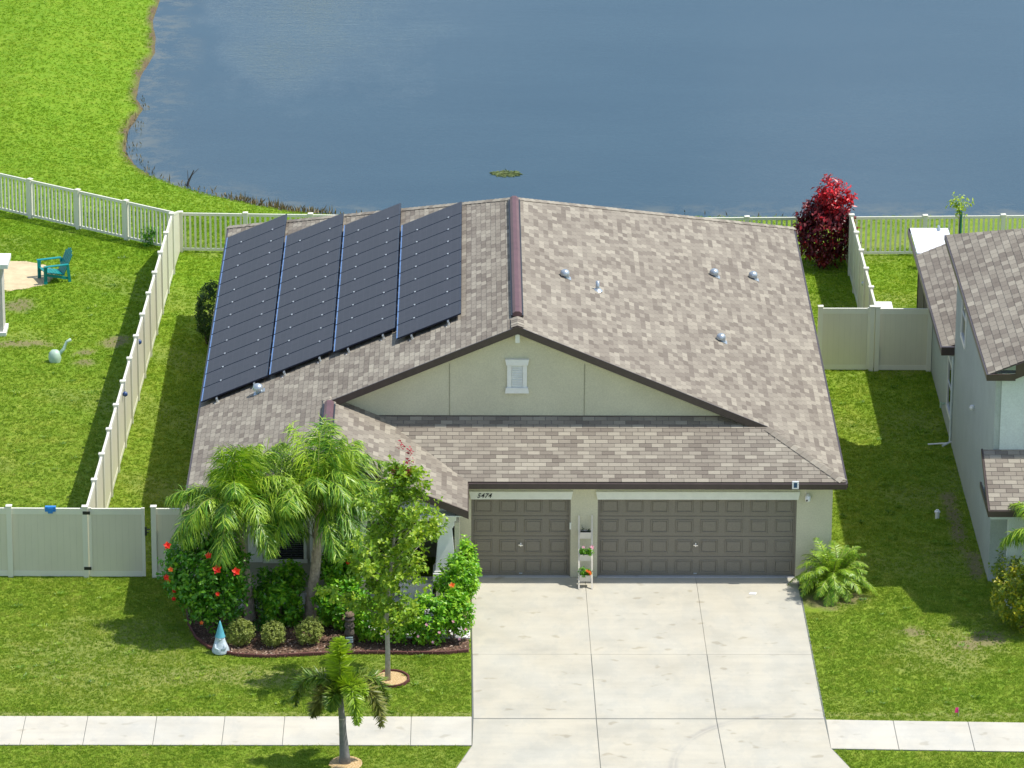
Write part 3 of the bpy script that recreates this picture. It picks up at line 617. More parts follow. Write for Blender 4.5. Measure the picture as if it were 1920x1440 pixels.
# white gable face over the porch and the tapered columns
g = MB(); yf = -1.95
pts = [(XL+.35, ZE-.05), (XV-.4, ZE-.05), (XV-.4, zP(XV-.4)-.06), (RG, zP(RG)-.06), (XL+.35, zL(XL+.35)-.06)]
g.poly([(x, yf, z) for x, z in pts]+[(x, yf+.1, z) for x, z in pts], [tuple(range(5)), tuple(range(9, 4, -1))]+[((i+1) % 5, i, 5+i, 5+(i+1) % 5) for i in range(5)])
g.build('porch_gable', M['stucco_white'], house)
g = MB(); g.box((-6.4, yf-.06, 2.28), (-.36, yf+.22, 2.60)); g.build('porch_beam', M['white'], house)
def column(cx, cy):
    mb = MB(); 
    def ringbox(h0, h1, w0, w1): mb.poly([(cx-w0, cy-w0, h0), (cx+w0, cy-w0, h0), (cx+w0, cy+w0, h0), (cx-w0, cy+w0, h0), (cx-w1, cy-w1, h1), (cx+w1, cy-w1, h1), (cx+w1, cy+w1, h1), (cx-w1, cy+w1, h1)], [(3,2,1,0),(4,5,6,7),(0,1,5,4),(1,2,6,5),(2,3,7,6),(3,0,4,7)])
    ringbox(.98, 2.08, .245, .16); ringbox(2.08, 2.13, .19, .19); ringbox(2.13, 2.28, .215, .215); ringbox(.93, .98, .27, .27); ringbox(.72, .93, .30, .30)
    c = mb.build('column', M['white'], house); bevel(c, .006, 1)
    mb = MB(); mb.box((cx-.23, cy-.23, 0), (cx+.23, cy+.23, .72)); mb.build('column_base', M['stucco'], house)
column(-.62, -1.75); column(-2.72, -1.75)
# porch window
wf = MB(); wx0, wx1, wz0, wz1 = -4.97, -4.07, .94, 2.2; yw = -1.1
wf.box((wx0-.09, yw-.05, wz0-.10), (wx1+.09, yw-.002, wz0)); wf.box((wx0-.09, yw-.05, wz1), (wx1+.09, yw-.002, wz1+.08)); wf.box((wx0-.07, yw-.04, wz0), (wx0, yw-.002, wz1)); wf.box((wx1, yw-.04, wz0), (wx1+.07, yw-.002, wz1)); wf.box((wx0, yw-.03, 1.56), (wx1, yw-.002, 1.6))
wn = wf.build('window', M['trim'], house); bevel(wn, .006, 1)
for z0, z1 in ((wz0, 1.56), (1.6, wz1)):
    p = MB(); p.box((wx0, yw-.012, z0), (wx1, yw-.003, z1)); p.build('pane', M['glassdark'], wn)
bl = MB(); bl.box((0, 0, 0), (wx1-wx0-.04, .002, .018)); ble = bl.mesh('blind_slat', simple('dim_blind', (.07, .07, .07), .7))
for k in range(24): link('blind_slat', ble, wn).location = (wx0+.02, yw-.0155, wz0+.03+k*.048)
for x0 in (-5.42, -3.92):
    s_ = MB(); 
    for i in range(5): s_.box((x0+i*.07, yw-.03, .86), (x0+i*.07+.066, yw-.003, 2.25))
    s_.box((x0, yw-.05, 1.05), (x0+.346, yw-.03, 1.13)); s_.build('shutter', M['white'], house)
# roof vents
def gooseneck(p, slope_dir, parent, s=1.0, flip=1):
    mb = MB(); x, y, z = p
    mb.poly([(x-.13*s, y-.13*s, z-.13*s*slope_dir+.02), (x+.13*s, y-.13*s, z+.13*s*slope_dir+.02), (x+.13*s, y+.13*s, z+.13*s*slope_dir+.02), (x-.13*s, y+.13*s, z-.13*s*slope_dir+.02)], [(0, 1, 2, 3)])
    mb.tube([(x, y, z-.02), (x, y, z+.13*s)], .085*s, 10)
    mb.lathe((x-.03*s*flip, y-.03*s, z+.13*s), [(.12*s, -.05*s), (.125*s, 0), (.10*s, .06*s), (.05*s, .09*s), (.01, .098*s)], 12)
    o = mb.build('roof_vent', M['steel'], parent, smooth=True); return o
for x, y in ((2.42, 7.06), (6.53, 12.42), (7.65, 13.63), (6.45, 6.97)): gooseneck((x, y, zR(x)), -SL, roof, 1.0, 1)
gooseneck((-5.35, 4.35, zL(-5.35)), SL, roof, 1.1, 1)
g = MB(); g.tube([(3.23, 7.0, zR(3.23)-.05), (3.23, 7.0, zR(3.23)+.26)], .048, 10); g.lathe((3.23, 7.0, zR(3.23)), [(.14, .0), (.09, .05), (.052, .07)], 12); g.build('vent_pipe', M['steel'], roof, smooth=True)

# ------------------------------------------------------------ solar arrays
def solar(xa, xb, yt, yb_, n, label):
    root = empty('solar_array', ((xa+xb)/2, yb_, zL((xa+xb)/2)), label, 'solar panels', 'columns of solar panels on the left roof slope')
    h = .12; pit = (yt-yb_)/n; w = (xb-xa)/cs; gap = .045
    Nn = Vector((-SL, 0, 1)).normalized(); Vv = VL.normalized()
    mb = MB(); q = [Vv*0+Vector((0, gap/2, 0)), Vv*(w-.02)+Vector((0, gap/2, 0)), Vv*(w-.02)+Vector((0, pit-gap/2, 0)), Vector((0, pit-gap/2, 0))]
    k = 4; mb.poly(q+[p+Nn*.038 for p in q], [(3,2,1,0),(0,1,5,4),(1,2,6,5),(2,3,7,6),(3,0,4,7)], .5, 0)
    cx = sum((p for p in q), Vector())/4; e = .024; inn = [p+(cx-p).normalized()*e*1.6+Nn*.038 for p in q]; out = [p+Nn*.038 for p in q]
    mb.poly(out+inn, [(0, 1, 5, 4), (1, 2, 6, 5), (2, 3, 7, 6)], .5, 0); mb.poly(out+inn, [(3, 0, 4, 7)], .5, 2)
    mb.poly(inn, [(0, 1, 2, 3)], .5, 1)
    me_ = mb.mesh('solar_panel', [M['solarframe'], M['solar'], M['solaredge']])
    base = Vector((xa, yb_, zL(xa)))+Nn*h
    cl = MB(); cl.box((-.017, -.026, .03), (.017, .026, .05)); clm = cl.mesh('clamp', M['clamp'])
    for i in range(n):
        o = link('solar_panel', me_, root); o.location = base+Vector((0, i*pit, 0))-root.location
    for i in range(n+1):
        for f_ in (.27, .78):
            if i in (0, n): continue
            c = link('clamp', clm, root); c.location = base+Vector((0, i*pit, 0))+Vv*(w*f_)+Nn*.012-root.location; c.rotation_euler = (0, -math.atan(SL), 0)
    for f_ in (.22, .78):
        r_ = MB(); p = base+Vv*(w*f_)-Nn*.03; r_.bar(p+Vector((0, -.10, 0)), p+Vector((0, yt-yb_, 0)), .04, .045, up=tuple(Nn)); rl = r_.build('mounting_rail', M['steel'], root)
        f2 = MB(); pf = p+Vector((0, -.05, 0)); f2.bar(pf, pf-Nn*.09, .05, .04); f2.box((pf.x-.05, pf.y-.10, pf.z-.135), (pf.x+.05, pf.y+.03, pf.z-.10)); f2.build('rail_foot', M['clamp'], root)
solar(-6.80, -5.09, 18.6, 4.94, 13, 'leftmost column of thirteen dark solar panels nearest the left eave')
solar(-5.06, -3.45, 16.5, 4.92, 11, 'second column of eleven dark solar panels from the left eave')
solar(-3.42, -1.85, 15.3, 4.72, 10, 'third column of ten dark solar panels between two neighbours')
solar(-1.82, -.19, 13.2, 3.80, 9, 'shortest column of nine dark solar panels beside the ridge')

# ------------------------------------------------------------ fences
def P2(a, b, s_): return a[0]+(b[0]-a[0])*s_, a[1]+(b[1]-a[1])*s_
def postmesh(h, w=.127, mat='vinylw'):
    mb = MB(); mb.box((-w/2, -w/2, -.05), (w/2, w/2, h)); c = w/2+.014
    mb.box((-c, -c, h), (c, c, h+.022)); mb.poly([(-c, -c, h+.022), (c, -c, h+.022), (c, c, h+.022), (-c, c, h+.022), (0, 0, h+.05)], [(0, 1, 4), (1, 2, 4), (2, 3, 4), (3, 0, 4)]); return mb.mesh('post', M[mat])
post18 = postmesh(1.86); post12 = postmesh(1.24)
def zg(x, y): return float(zland(shore_d(np.array([x]), np.array([y])))[0])
def privacy(name, a, b, n, label, boards=True, mat='vinyl', posts=(True, True), mats_post='vinylw', group=None, h1=None):
    a = Vector(a); b = Vector(b); d = b-a; ang = math.atan2(d.y, d.x); Ls = d.length/n
    root = empty(name, (a.x, a.y, 0), label, 'fence', group, rz=ang)
    nb = max(1, round((Ls-.127)/.152)); bw = (Ls-.127)/nb
    bm_ = MB(); bm_.box((0.001, -.016, .17), (bw-.003, .016, 1.66)); bmesh_ = bm_.mesh('board', M[mat])
    pn = MB()
    for j in range(nb): pn.box((.0635+j*bw+.002, -.019, .17), (.0635+(j+1)*bw-.005, .019, 1.66))
    pnm = pn.mesh('panel', M[mat])
    r1 = MB(); r1.box((.0635, -.025, 1.66), (Ls-.0635, .025, 1.80)); r1.box((.0635, -.03, 1.80), (Ls-.0635, .03, 1.815)); rt = r1.mesh('top_rail', M['vinylw'])
    r1 = MB(); r1.box((.0635, -.025, .03), (Ls-.0635, .025, .17)); rb = r1.mesh('bottom_rail', M['vinylw'])
    bk = MB(); bk.box((.0635, -.012, .17), (Ls-.0635, .012, 1.66)); bkm = bk.mesh('tongue', M['vgroove'])
    for i in range(n+1):
        if (i == 0 and not posts[0]) or (i == n and not posts[1]): continue
        link('post', post18, root, (i*Ls, 0, 0))
    for i in range(n):
        link('top_rail', rt, root, (i*Ls, 0, 0)); link('bottom_rail', rb, root, (i*Ls, 0, 0)); link('tongue', bkm, root, (i*Ls, 0, 0))
        if boards:
            for j in range(nb): link('board', bmesh_, root, (i*Ls+.0635+j*bw, 0, 0))
        else: link('panel', pnm, root, (i*Ls, 0, 0))
    return root
def picket(name, a, b, n, label, group=None, first=True, last=True, h=1.2):
    a = Vector(a); b = Vector(b); d = b-a; ang = math.atan2(d.y, d.x); Ls = d.length/n
    root = empty(name, (a.x, a.y, zg(a.x, a.y)), label, 'fence', group, rz=ang)
    npk = round((Ls-.127)/.145); sp = (Ls-.127)/npk
    pk = MB(); pk.box((-.029, -.011, .12), (.029, .011, h-.05)); pkm = pk.mesh('picket', M['vinylw'])
    r1 = MB(); r1.box((.0635, -.028, h-.06), (Ls-.0635, .028, h+.02)); rt = r1.mesh('top_rail', M['vinylw'])
    r1 = MB(); r1.box((.0635, -.022, .06), (Ls-.0635, .022, .13)); rb = r1.mesh('bottom_rail', M['vinylw'])
    for i in range(n+1):
        if (i == 0 and not first) or (i == n and not last): continue
        link('post', post12, root, (i*Ls, 0, 0))
    for i in range(n):
        link('top_rail', rt, root, (i*Ls, 0, 0)); link('bottom_rail', rb, root, (i*Ls, 0, 0))
        for j in range(npk): link('picket', pkm, root, (i*Ls+.0635+(j+.5)*sp, 0, 0))
    return root
# long side fence, its sections seen at a glancing angle
privacy('privacy_fence', (-9.42, .06, 0), (-8.74, 23.9, 0), 13, 'long tan privacy fence between the left lawn and the solar side of the house', boards=False, posts=(False, True))
g = MB(); root = empty('sloped_fence_panel', (-8.66, 24.9, 0), 'short tan fence panel stepping down to the low picket fence by the pond', 'fence')
zz = lambda y: 1.81-(y-23.96)*.27
g.poly([(-8.76, 23.97, .05), (-8.68, 26.05, .05), (-8.68, 26.05, 1.24), (-8.76, 23.97, 1.81), (-8.72, 23.97, .05), (-8.64, 26.05, .05), (-8.64, 26.05, 1.24), (-8.72, 23.97, 1.81)], [(0,1,2,3),(7,6,5,4),(3,2,6,7),(1,5,6,2),(0,3,7,4)]); g.build('panel', M['vinyl'], root)
g = MB(); g.bar((-8.74, 23.97, 1.80), (-8.66, 26.05, 1.24), .06, .06); g.build('top_rail', M['vinylw'], root)
# right side fence
privacy('privacy_fence', (11.16, 15.55, 0), (11.10, 23.9, 0), 5, 'tan privacy fence between the red shrub and the neighbouring back lawn', boards=False, posts=(False, True))
g = MB(); root = empty('sloped_fence_panel', (11.1, 24.9, 0), 'short tan fence panel stepping down behind the red leaved shrub', 'fence')
g.poly([(11.08, 23.97, .05), (11.08, 25.8, .05), (11.08, 25.8, 1.24), (11.08, 23.97, 1.81), (11.12, 23.97, .05), (11.12, 25.8, .05), (11.12, 25.8, 1.24), (11.12, 23.97, 1.81)], [(0,1,2,3),(7,6,5,4),(3,2,6,7),(1,5,6,2),(0,3,7,4)]); g.build('panel', M['vinyl'], root)
g = MB(); g.bar((11.10, 23.97, 1.80), (11.10, 25.8, 1.24), .06, .06); g.build('top_rail', M['vinylw'], root)
# front left: fence, gate, stub
def hinge(root, x, z):
    g = MB(); g.box((x-.02, -.075, z-.04), (x+.16, -.066, z+.04)); o = g.build('hinge', M['black']); o.parent = root; return o
fl = privacy('privacy_fence', (-16.9, .12, 0), (-9.46, .02, 0), 4, 'blurred tan fence at the far left, touching the gate with black hinges')
g = MB(); g.box((-10.43, -.02, 1.74), (-10.17, .09, 1.86)); g.bar((-10.3, -.03, 1.70), (-10.3, -.03, 1.84), .12, .02); tag(g.build('hanging_clip', M['blue'], loc=(-10.3, .03, 1.8)), 'small blue plastic item hooked over the top rail of the front left fence', 'clip')
bpy.context.view_layer.update()
gt = privacy('fence_gate', (-9.40, .02, 0), (-8.02, .02, 0), 1, 'single tan vinyl gate with black hinges and latch at the left of the house', posts=(False, False)); gt['category'] = 'gate'
for x in (.0, 1.3):
    g = MB(); g.box((x+.02, -.03, .04), (x+.10, .03, 1.83)); o = g.build('stile', M['vinylw']); o.parent = gt
for z in (.26, 1.72): hinge(gt, -.09, z)
g = MB(); g.box((1.40, -.05, 1.12), (1.45, -.034, 1.34)); g.bar((1.43, -.06, 1.28), (1.53, -.06, 1.29), .02, .02); g.bar((1.43, -.06, 1.2), (1.50, -.06, 1.22), .02, .02); o = g.build('latch', M['black']); o.parent = gt
privacy('privacy_fence', (-7.78, .02, 0), (-6.42, .02, 0), 1, 'short tan fence piece behind the hibiscus, joining gate to house', posts=(True, False))
# right side gates
gl = privacy('fence_gate', (9.62, 15.5, 0), (10.98, 15.5, 0), 1, 'tan gate panel touching our roof edge, left of the double post', posts=(True, False)); gl['category'] = 'gate'
g = MB(); g.box((1.30, -.03, .04), (1.38, .03, 1.83)); o = g.build('stile', M['vinylw']); o.parent = gl
privacy('privacy_fence', (11.20, 15.48, 0), (12.64, 15.47, 0), 1, 'tan fence panel between the double post and the neighbouring blue grey wall')
tag(link('fence_post', post18, None, (11.05, 15.5, 0)), 'tan post standing between the two right hand gate panels', 'post')
# pond side pickets
picket('picket_fence', (-8.62, 26.0, 0), (-.9, 25.7, 0), 4, 'low cream picket fence behind the solar roof, left of the ridge', first=True)
picket('picket_fence', (5.2, 25.6, 0), (11.1, 25.72, 0), 2, 'low cream picket fence left of the red shrub, right behind our roof')
picket('picket_fence', (11.12, 25.74, 0), (20.4, 26.05, 0), 4, 'low cream picket fence behind the neighbouring back lawn', first=False)
picket('picket_fence', (-17.93, 32.5, 0), (-8.78, 26.06, 0), 6, 'slanting cream picket fence along the left back lawn', last=False)

# ------------------------------------------------------------ neighbouring house
nh = empty('house', (15, 5, 0), 'pale blue grey two storey house cut off by the right edge', 'house'); NX = 12.72
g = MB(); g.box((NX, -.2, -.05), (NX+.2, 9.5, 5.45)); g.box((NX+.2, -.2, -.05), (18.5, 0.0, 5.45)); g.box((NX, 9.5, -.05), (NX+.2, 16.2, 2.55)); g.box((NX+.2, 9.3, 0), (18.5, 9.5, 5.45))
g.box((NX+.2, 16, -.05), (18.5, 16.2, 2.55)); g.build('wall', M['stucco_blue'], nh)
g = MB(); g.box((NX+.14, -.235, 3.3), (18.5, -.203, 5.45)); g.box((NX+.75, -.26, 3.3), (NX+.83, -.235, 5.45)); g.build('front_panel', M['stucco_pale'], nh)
NE, NZ = 12.5, 5.5; nf = MB(); nd = MB(); zN = lambda x: NZ+SL*(x-NE); zW = lambda x: ZE+SL*(x-12.42)
upp = [(NE, -.47), (17.2, -.47), (17.2, 5.9), (NE, 10.6)]
shingles(nf, (NE, 0, NZ), (0, 1, 0), VL, [(y, (x-NE)/cs) for x, y in upp], 61, tw=.33, ex=.19); deck(nd, [(x, y, zN(x)) for x, y in upp])
wg = [(12.42, 9.62), (13.6, 9.62), (13.6, 17.65), (12.42, 17.65)]
shingles(nf, (12.42, 0, ZE), (0, 1, 0), VL, [(y, (x-12.42)/cs) for x, y in wg], 71, tw=.33, ex=.19); deck(nd, [(x, y, zW(x)) for x, y in wg])
fr = [(12.47, -2.2), (18.5, -2.2), (18.5, -.24), (12.47, -.24)]; zq = lambda y: ZE+SL*(y+2.2)
shingles(nf, (0, -2.2, ZE), (1, 0, 0), VF, [(x, (y+2.2)/cs) for x, y in fr], 81, tw=.30, ex=.15); deck(nd, [(x, y, zq(y)) for x, y in fr])
nroof = nd.build('roof', M['underlay'], nh); o = nf.build('shingle_field', M['shingle'], nroof); o['kind'] = 'stuff'
g = MB()
def gut2(a, b): 
    g.box(a, b)
gut2((NE-.05, -.5, NZ-.13), (NE-.002, 10.6, NZ-.0)); gut2((NE-.05, -.53, NZ-.14), (13.15, -.475, NZ+.02)); g.box((12.37, 9.6, ZE-.13), (12.415, 20.0, ZE)); g.box((12.37, 9.50, ZE-.13), (12.72, 9.60, ZE+.1))
g.box((12.42, -2.27, ZE-.15), (18.5, -2.205, ZE-.0)); g.box((12.42, -2.2, ZE-.15), (12.465, -.2, ZE-.02)); g.box((12.40, 20.0, ZE-.1), (13.55, 20.07, ZE+.02))
g.poly([(13.15, -.52, NZ-.1), (18.5, -.52, NZ-.1+SL*5.35), (18.5, -.48, NZ-.1+SL*5.35), (13.15, -.48, NZ-.1), (13.15, -.52, NZ+.26), (18.5, -.52, NZ+.26+SL*5.35), (18.5, -.48, NZ+.26+SL*5.35), (13.15, -.48, NZ+.26)], [(3,2,1,0),(4,5,6,7),(0,1,5,4),(1,2,6,5),(2,3,7,6),(3,0,4,7)])
g.poly([(12.42, -2.2, ZE-.0), (12.42, -.2, ZE-.0+.84), (12.465, -.2, ZE-.0+.84), (12.465, -2.2, ZE), (12.42, -2.2, ZE-.14), (12.42, -.2, ZE-.14+.84), (12.465, -.2, ZE-.14+.84), (12.465, -2.2, ZE-.14)], [(0,1,2,3),(7,6,5,4),(0,4,5,1)])
g.build('gutter', M['gutter'], nh)
g = MB(); g.box((12.5, -2.15, 2.4), (18.5, -.2, 2.5)); g.box((NE, -.45, NZ-.16), (NX, 10.5, NZ-.13)); g.box((12.42, 9.6, ZE-.16), (NX, 17.6, ZE-.13)); g.build('soffit', M['stucco_pale'], nh)
g = MB(); 
for i in range(3): g.box((12.44+i*.36, 17.68, ZE+.0), (12.44+i*.36+.355, 20.0, ZE+.05)); 
g.build('patio_roof', M['aluminium'], nh)
g = MB(); g.tube([(13.25, 20.02, ZE+.1), (13.25, 19.7, ZE+.1)], .035, 8); g.build('vent_pipe', M['steel'], nh)
g = MB(); g.box((NX, 16.2, 0), (NX+.03, 20, 2.5)); g.box((NX, 19.95, 0), (15.5, 20, 2.5)); g.build('screen', M['screen'], nh)
for y in (16.3, 18.1, 19.95):
    g = MB(); g.box((NX-.02, y-.03, 0), (NX-.002, y+.03, 2.5)); g.build('screen_post', M['black'], nh)
def swin(y0, y1, z0, z1, parent=nh):
    w = MB(); x = NX; e = .07
    w.box((x-.05, y0-e, z0-.12), (x-.002, y1+e, z0)); w.box((x-.05, y0-e, z1), (x-.002, y1+e, z1+.08)); w.box((x-.04, y0-e, z0), (x-.002, y0, z1)); w.box((x-.04, y1, z0), (x-.002, y1+e, z1)); w.box((x-.03, y0, (z0+z1)/2-.02), (x-.002, y1, (z0+z1)/2+.02))
    f_ = w.build('window', M['white'], parent)
    for a_, b_ in ((z0, (z0+z1)/2-.02), ((z0+z1)/2+.02, z1)):
        p = MB(); p.box((x-.012, y0, a_), (x-.003, y1, b_)); p.build('pane', M['glassdark'], f_)
swin(6.85, 7.75, 3.75, 4.95); swin(9.75, 10.7, .75, 2.1)
g = MB(); g.tube([(NX-.04, 9.47, 2.5), (NX-.04, 9.47, .1), (NX-.25, 9.3, .06)], .03, 8); o = g.build('downpipe', M['stucco_pale'], nh)
g = MB(); g.tube([(NX-.0, 9.46, .12), (NX-.15, 9.4, .1), (NX-.62, 9.48, .04)], .022, 6); g.build('drain_hose', M['whiteplastic'], nh)
g = MB(); g.lathe((NX-.05, 4.4, 2.9), [(.05, -.05), (.07, 0), (.05, .06)], 8); g.build('wall_outlet', M['whiteplastic'], nh)
g = MB(); g.tube([(NX, 11.4, .5), (NX-.12, 11.35, .5)], .03, 6); g.tube([(NX-.12, 11.35, .56), (NX-.12, 11.35, .40)], .03, 6); g.build('tap', M['palegreen'], nh)
gooseneck((14.4, 3.85, zN(14.4)), SL, nroof, 1.3, -1)
g = MB(); g.box((12.95, -2.0, 0), (13.2, -1.75, 2.45)); g.box((14.9, -2.0, 0), (15.15, -1.75, 2.45)); g.build('porch_post', M['stucco_pale'], nh)
g = MB(); g.box((13.2, -.26, 0.0), (14.1, -.205, 2.1)); g.build('front_door', M['stucco_pale'], nh)

# ------------------------------------------------------------ plants
def rv(s_=1.0, rr=rnd): return Vector((rr.gauss(0, s_), rr.gauss(0, s_), rr.gauss(0, s_)))
def rdir(rr):
    while True:
        v = Vector((rr.uniform(-1, 1), rr.uniform(-1, 1), rr.uniform(-1, 1)))
        if .05 < v.length < 1: return v.normalized()
def twig(mb, p, d, ln, n, Ll, W, rr, base=.5, spread=.35, m=0, droop=.25):
    d = d.normalized()
    for i in range(n):
        s_ = (i+.5)/n; q = p+d*(ln*s_); t_ = d.orthogonal().normalized(); t_.rotate(Matrix.Rotation(i*2.4+rr.random(), 3, d))
        ld = (d*.45+t_+Vector((0, 0, .25-droop)))+rv(.25, rr); nn = (Vector((0, 0, 1))+d*.3+rv(.35, rr)).normalized()
        mb.leaf(q, ld, nn, Ll*rr.uniform(.7, 1.2), W*rr.uniform(.7, 1.15), min(1, max(0, base+rr.uniform(-spread, spread))), m)
def crown(mb, c, rad, ntw, nl, Ll, W, seed, tl=.25, inner=.35, base=.45, m=0, droop=.25, lumps=9, lump=.28, zmin=None, ups=.2):
    rr = random.Random(seed); c = Vector(c); LB = [(rdir(rr), rr.uniform(-lump, lump)) for _ in range(lumps)]
    for _ in range(ntw):
        d = rdir(rr); k = 1+sum(a*max(0, d.dot(v))**3 for v, a in LB); q = inner+(1-inner)*rr.random()**.55
        p = c+Vector((d.x*rad[0], d.y*rad[1], d.z*rad[2]))*(k*q)
        if zmin is not None and p.z < zmin: continue
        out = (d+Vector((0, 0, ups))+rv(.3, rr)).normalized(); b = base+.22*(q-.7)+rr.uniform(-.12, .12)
        twig(mb, p-out*tl*.5, out, tl*rr.uniform(.7, 1.2), nl, Ll, W, rr, b, .25, m, droop)
def stems(mb, base, tips, r0=.02, bend=.12, seed=1, n=6):
    rr = random.Random(seed); b = Vector(base)
    for t_ in tips:
        t_ = Vector(t_); mid = (b+t_)/2+Vector((rr.uniform(-bend, bend), rr.uniform(-bend, bend), rr.uniform(0, bend)))
        q = [b.lerp(mid, s_*2) if s_ < .5 else mid.lerp(t_, s_*2-1) for s_ in (0, .25, .5, .75, 1)]
        mb.tube(q, [r0, r0*.85, r0*.7, r0*.5, r0*.25], 5)
def flower(p, size, mat, parent, seed, facing=None):
    rr = random.Random(seed); mb = MB(); p = Vector(p); f_ = (facing or Vector((-.1, -.8, .6))).normalized(); a = f_.orthogonal().normalized()
    for i in range(5):
        t_ = a.copy(); t_.rotate(Matrix.Rotation(i*2*PI/5+rr.random()*.3, 3, f_)); mb.leaf(p, t_+f_*.35, f_, size*.62, size*.6, rr.random(), 0, .1)
        t_.rotate(Matrix.Rotation(PI/5, 3, f_)); mb.leaf(p+f_*size*.05, t_+f_*.7, f_, size*.45, size*.4, rr.random(), 0, .1)
    mb.tube([p, p+f_*size*.5], [.006, .008], 4); return mb.build('flower', mat, parent)
def frond(az, el, ln, droop, nleaf, lleaf, wleaf, seed, origin, mats, hang=.8, ang=.9, base=.5, plume=False, petiole=.18, wind=Vector((0, 0, 0)), loose=False):
    rr = random.Random(seed); mb = MB(); d = Vector((math.cos(az)*math.cos(el), math.sin(az)*math.cos(el), math.sin(el)))
    pts = [Vector(origin)]; n = 14; st = ln/n
    for i in range(n):
        s_ = i/n; d = (d+Vector((0, 0, -droop*(.25+s_)*1.6/n))+wind*(.9/n)).normalized(); pts.append(pts[-1]+d*st)
    mb.tube(pts, [max(.004, .022*(1-.85*i/n)) for i in range(n+1)], 5, .5, 1)
    side0 = Vector((-math.sin(az), math.cos(az), 0))
    for k in range(nleaf):
        s_ = petiole+(1-petiole)*(k+.5)/nleaf; x = s_*n; i = min(n-1, int(x)); p = pts[i].lerp(pts[i+1], x-i); dd = (pts[i+1]-pts[i]).normalized()
        prof = math.sin(PI*min(1, (s_-petiole*.4)/(1-petiole*.4)*.86+.10))**.6
        L_ = lleaf*prof*rr.uniform(.8, 1.1); up = side0.cross(dd).normalized()
        for sg in ((-1, 1) if not plume else (-1, 1, -.5, .5)):
            if plume:
                a_ = rr.uniform(0, 2*PI); sd_ = side0*math.cos(a_)+up*math.sin(a_)
            else: sd_ = side0*sg+up*rr.uniform(-.1, .45) if not loose else side0*sg*rr.uniform(.5, 1.1)+up*rr.uniform(-.45, 1.0)
            ld = (sd_*ang+dd*rr.uniform(.35, .75)).normalized(); q = p.copy(); nn = up+rv(.15, rr)
            b = min(1, max(0, base+(rr.uniform(-.45, .5) if loose else rr.uniform(-.3, .3))+(.1 if sg > 0 else 0)))
            # leaflet as a bending ribbon of three spans
            w = wleaf*rr.uniform(.8, 1.15); prev = None; seg = 3
            for j in range(seg+1):
                f_ = j/seg; xx = ld.cross(nn); xx = xx.normalized() if xx.length > 1e-4 else Vector((1, 0, 0)); ww = w*(.7, 1, .75, .08)[j]/2
                cur = (q-xx*ww, q+xx*ww)
                if prev: mb.face([prev[0], prev[1], cur[1], cur[0]], b, 0)
                prev = cur; ld = (ld+Vector((0, 0, -hang*rr.uniform(.25, .65)))+wind*.7+rv(.2 if loose else .06, rr)).normalized(); q = q+ld*(L_/seg)
    return mb, mats
def add_frond(parent, **kw):
    mb, mats = frond(**kw); return mb.build('frond', mats, parent)
def feather_palm(base, top, label, seed, nf, ln, lleaf, trunkr, group=None, els=(1.2, -.3), wind=Vector((0, 0, 0))):
    rr = random.Random(seed); root = empty('palm_tree', base, label, 'palm tree', group)
    b = Vector(base); t_ = Vector(top); mid = b.lerp(t_, .5)+Vector((.05, 0, 0))
    tr_ = MB(); q = [b-Vector((0, 0, .1)), b.lerp(mid, .3), mid, mid.lerp(t_, .6), t_]
    tr_.tube(q, [trunkr*1.35, trunkr*1.1, trunkr*.9, trunkr*.75, trunkr*.6], 12); 
    for i in range(26):     # old leaf bases clinging to the trunk
        s_ = rr.random(); p = b.lerp(t_, s_); a_ = rr.uniform(0, 2*PI); o_ = Vector((math.cos(a_), math.sin(a_), 0)); rr_ = trunkr*(1.3-.6*s_)
        tr_.poly([p+o_*rr_*.8+Vector((0, 0, -.1))-o_.cross(Vector((0, 0, 1)))*.05, p+o_*rr_*.8+Vector((0, 0, -.1))+o_.cross(Vector((0, 0, 1)))*.05, p+o_*(rr_+.03)+Vector((0, 0, .22))], [(0, 1, 2)])
    tr_.build('trunk', M['bark'], root, smooth=False)
    for i in range(nf):
        az = i*2.39996+rr.uniform(-.5, .5); s_ = i/(nf-1); el = els[0]+(els[1]-els[0])*s_+rr.uniform(-.12, .12)
        add_frond(root, az=az, el=el, ln=ln*rr.uniform(.85, 1.1), droop=1.25+.8*rr.random(), nleaf=105, lleaf=lleaf, wleaf=.024, loose=True, seed=seed*100+i, origin=t_+Vector((0, 0, .0)), mats=[M['palm'], M['rachis']], hang=.95, ang=.8, base=.36+.45*(1-s_)*rr.random()+.15, wind=wind)
    return root
wind = Vector((.22, -.05, 0))
feather_palm((-5.30, -2.75, 0), (-5.62, -2.95, 2.85), 'left queen palm rising out of the red flowered hibiscus', 5, 31, 2.0, .72, .115, 'queen palms in front of the house', (1.5, .25), wind*.5)
feather_palm((-3.90, -2.7, 0), (-3.62, -2.8, 3.05), 'right queen palm with shaggy trunk beside the porch window', 6, 32, 2.0, .72, .13, 'queen palms in front of the house', (1.5, .25), wind*1.2)
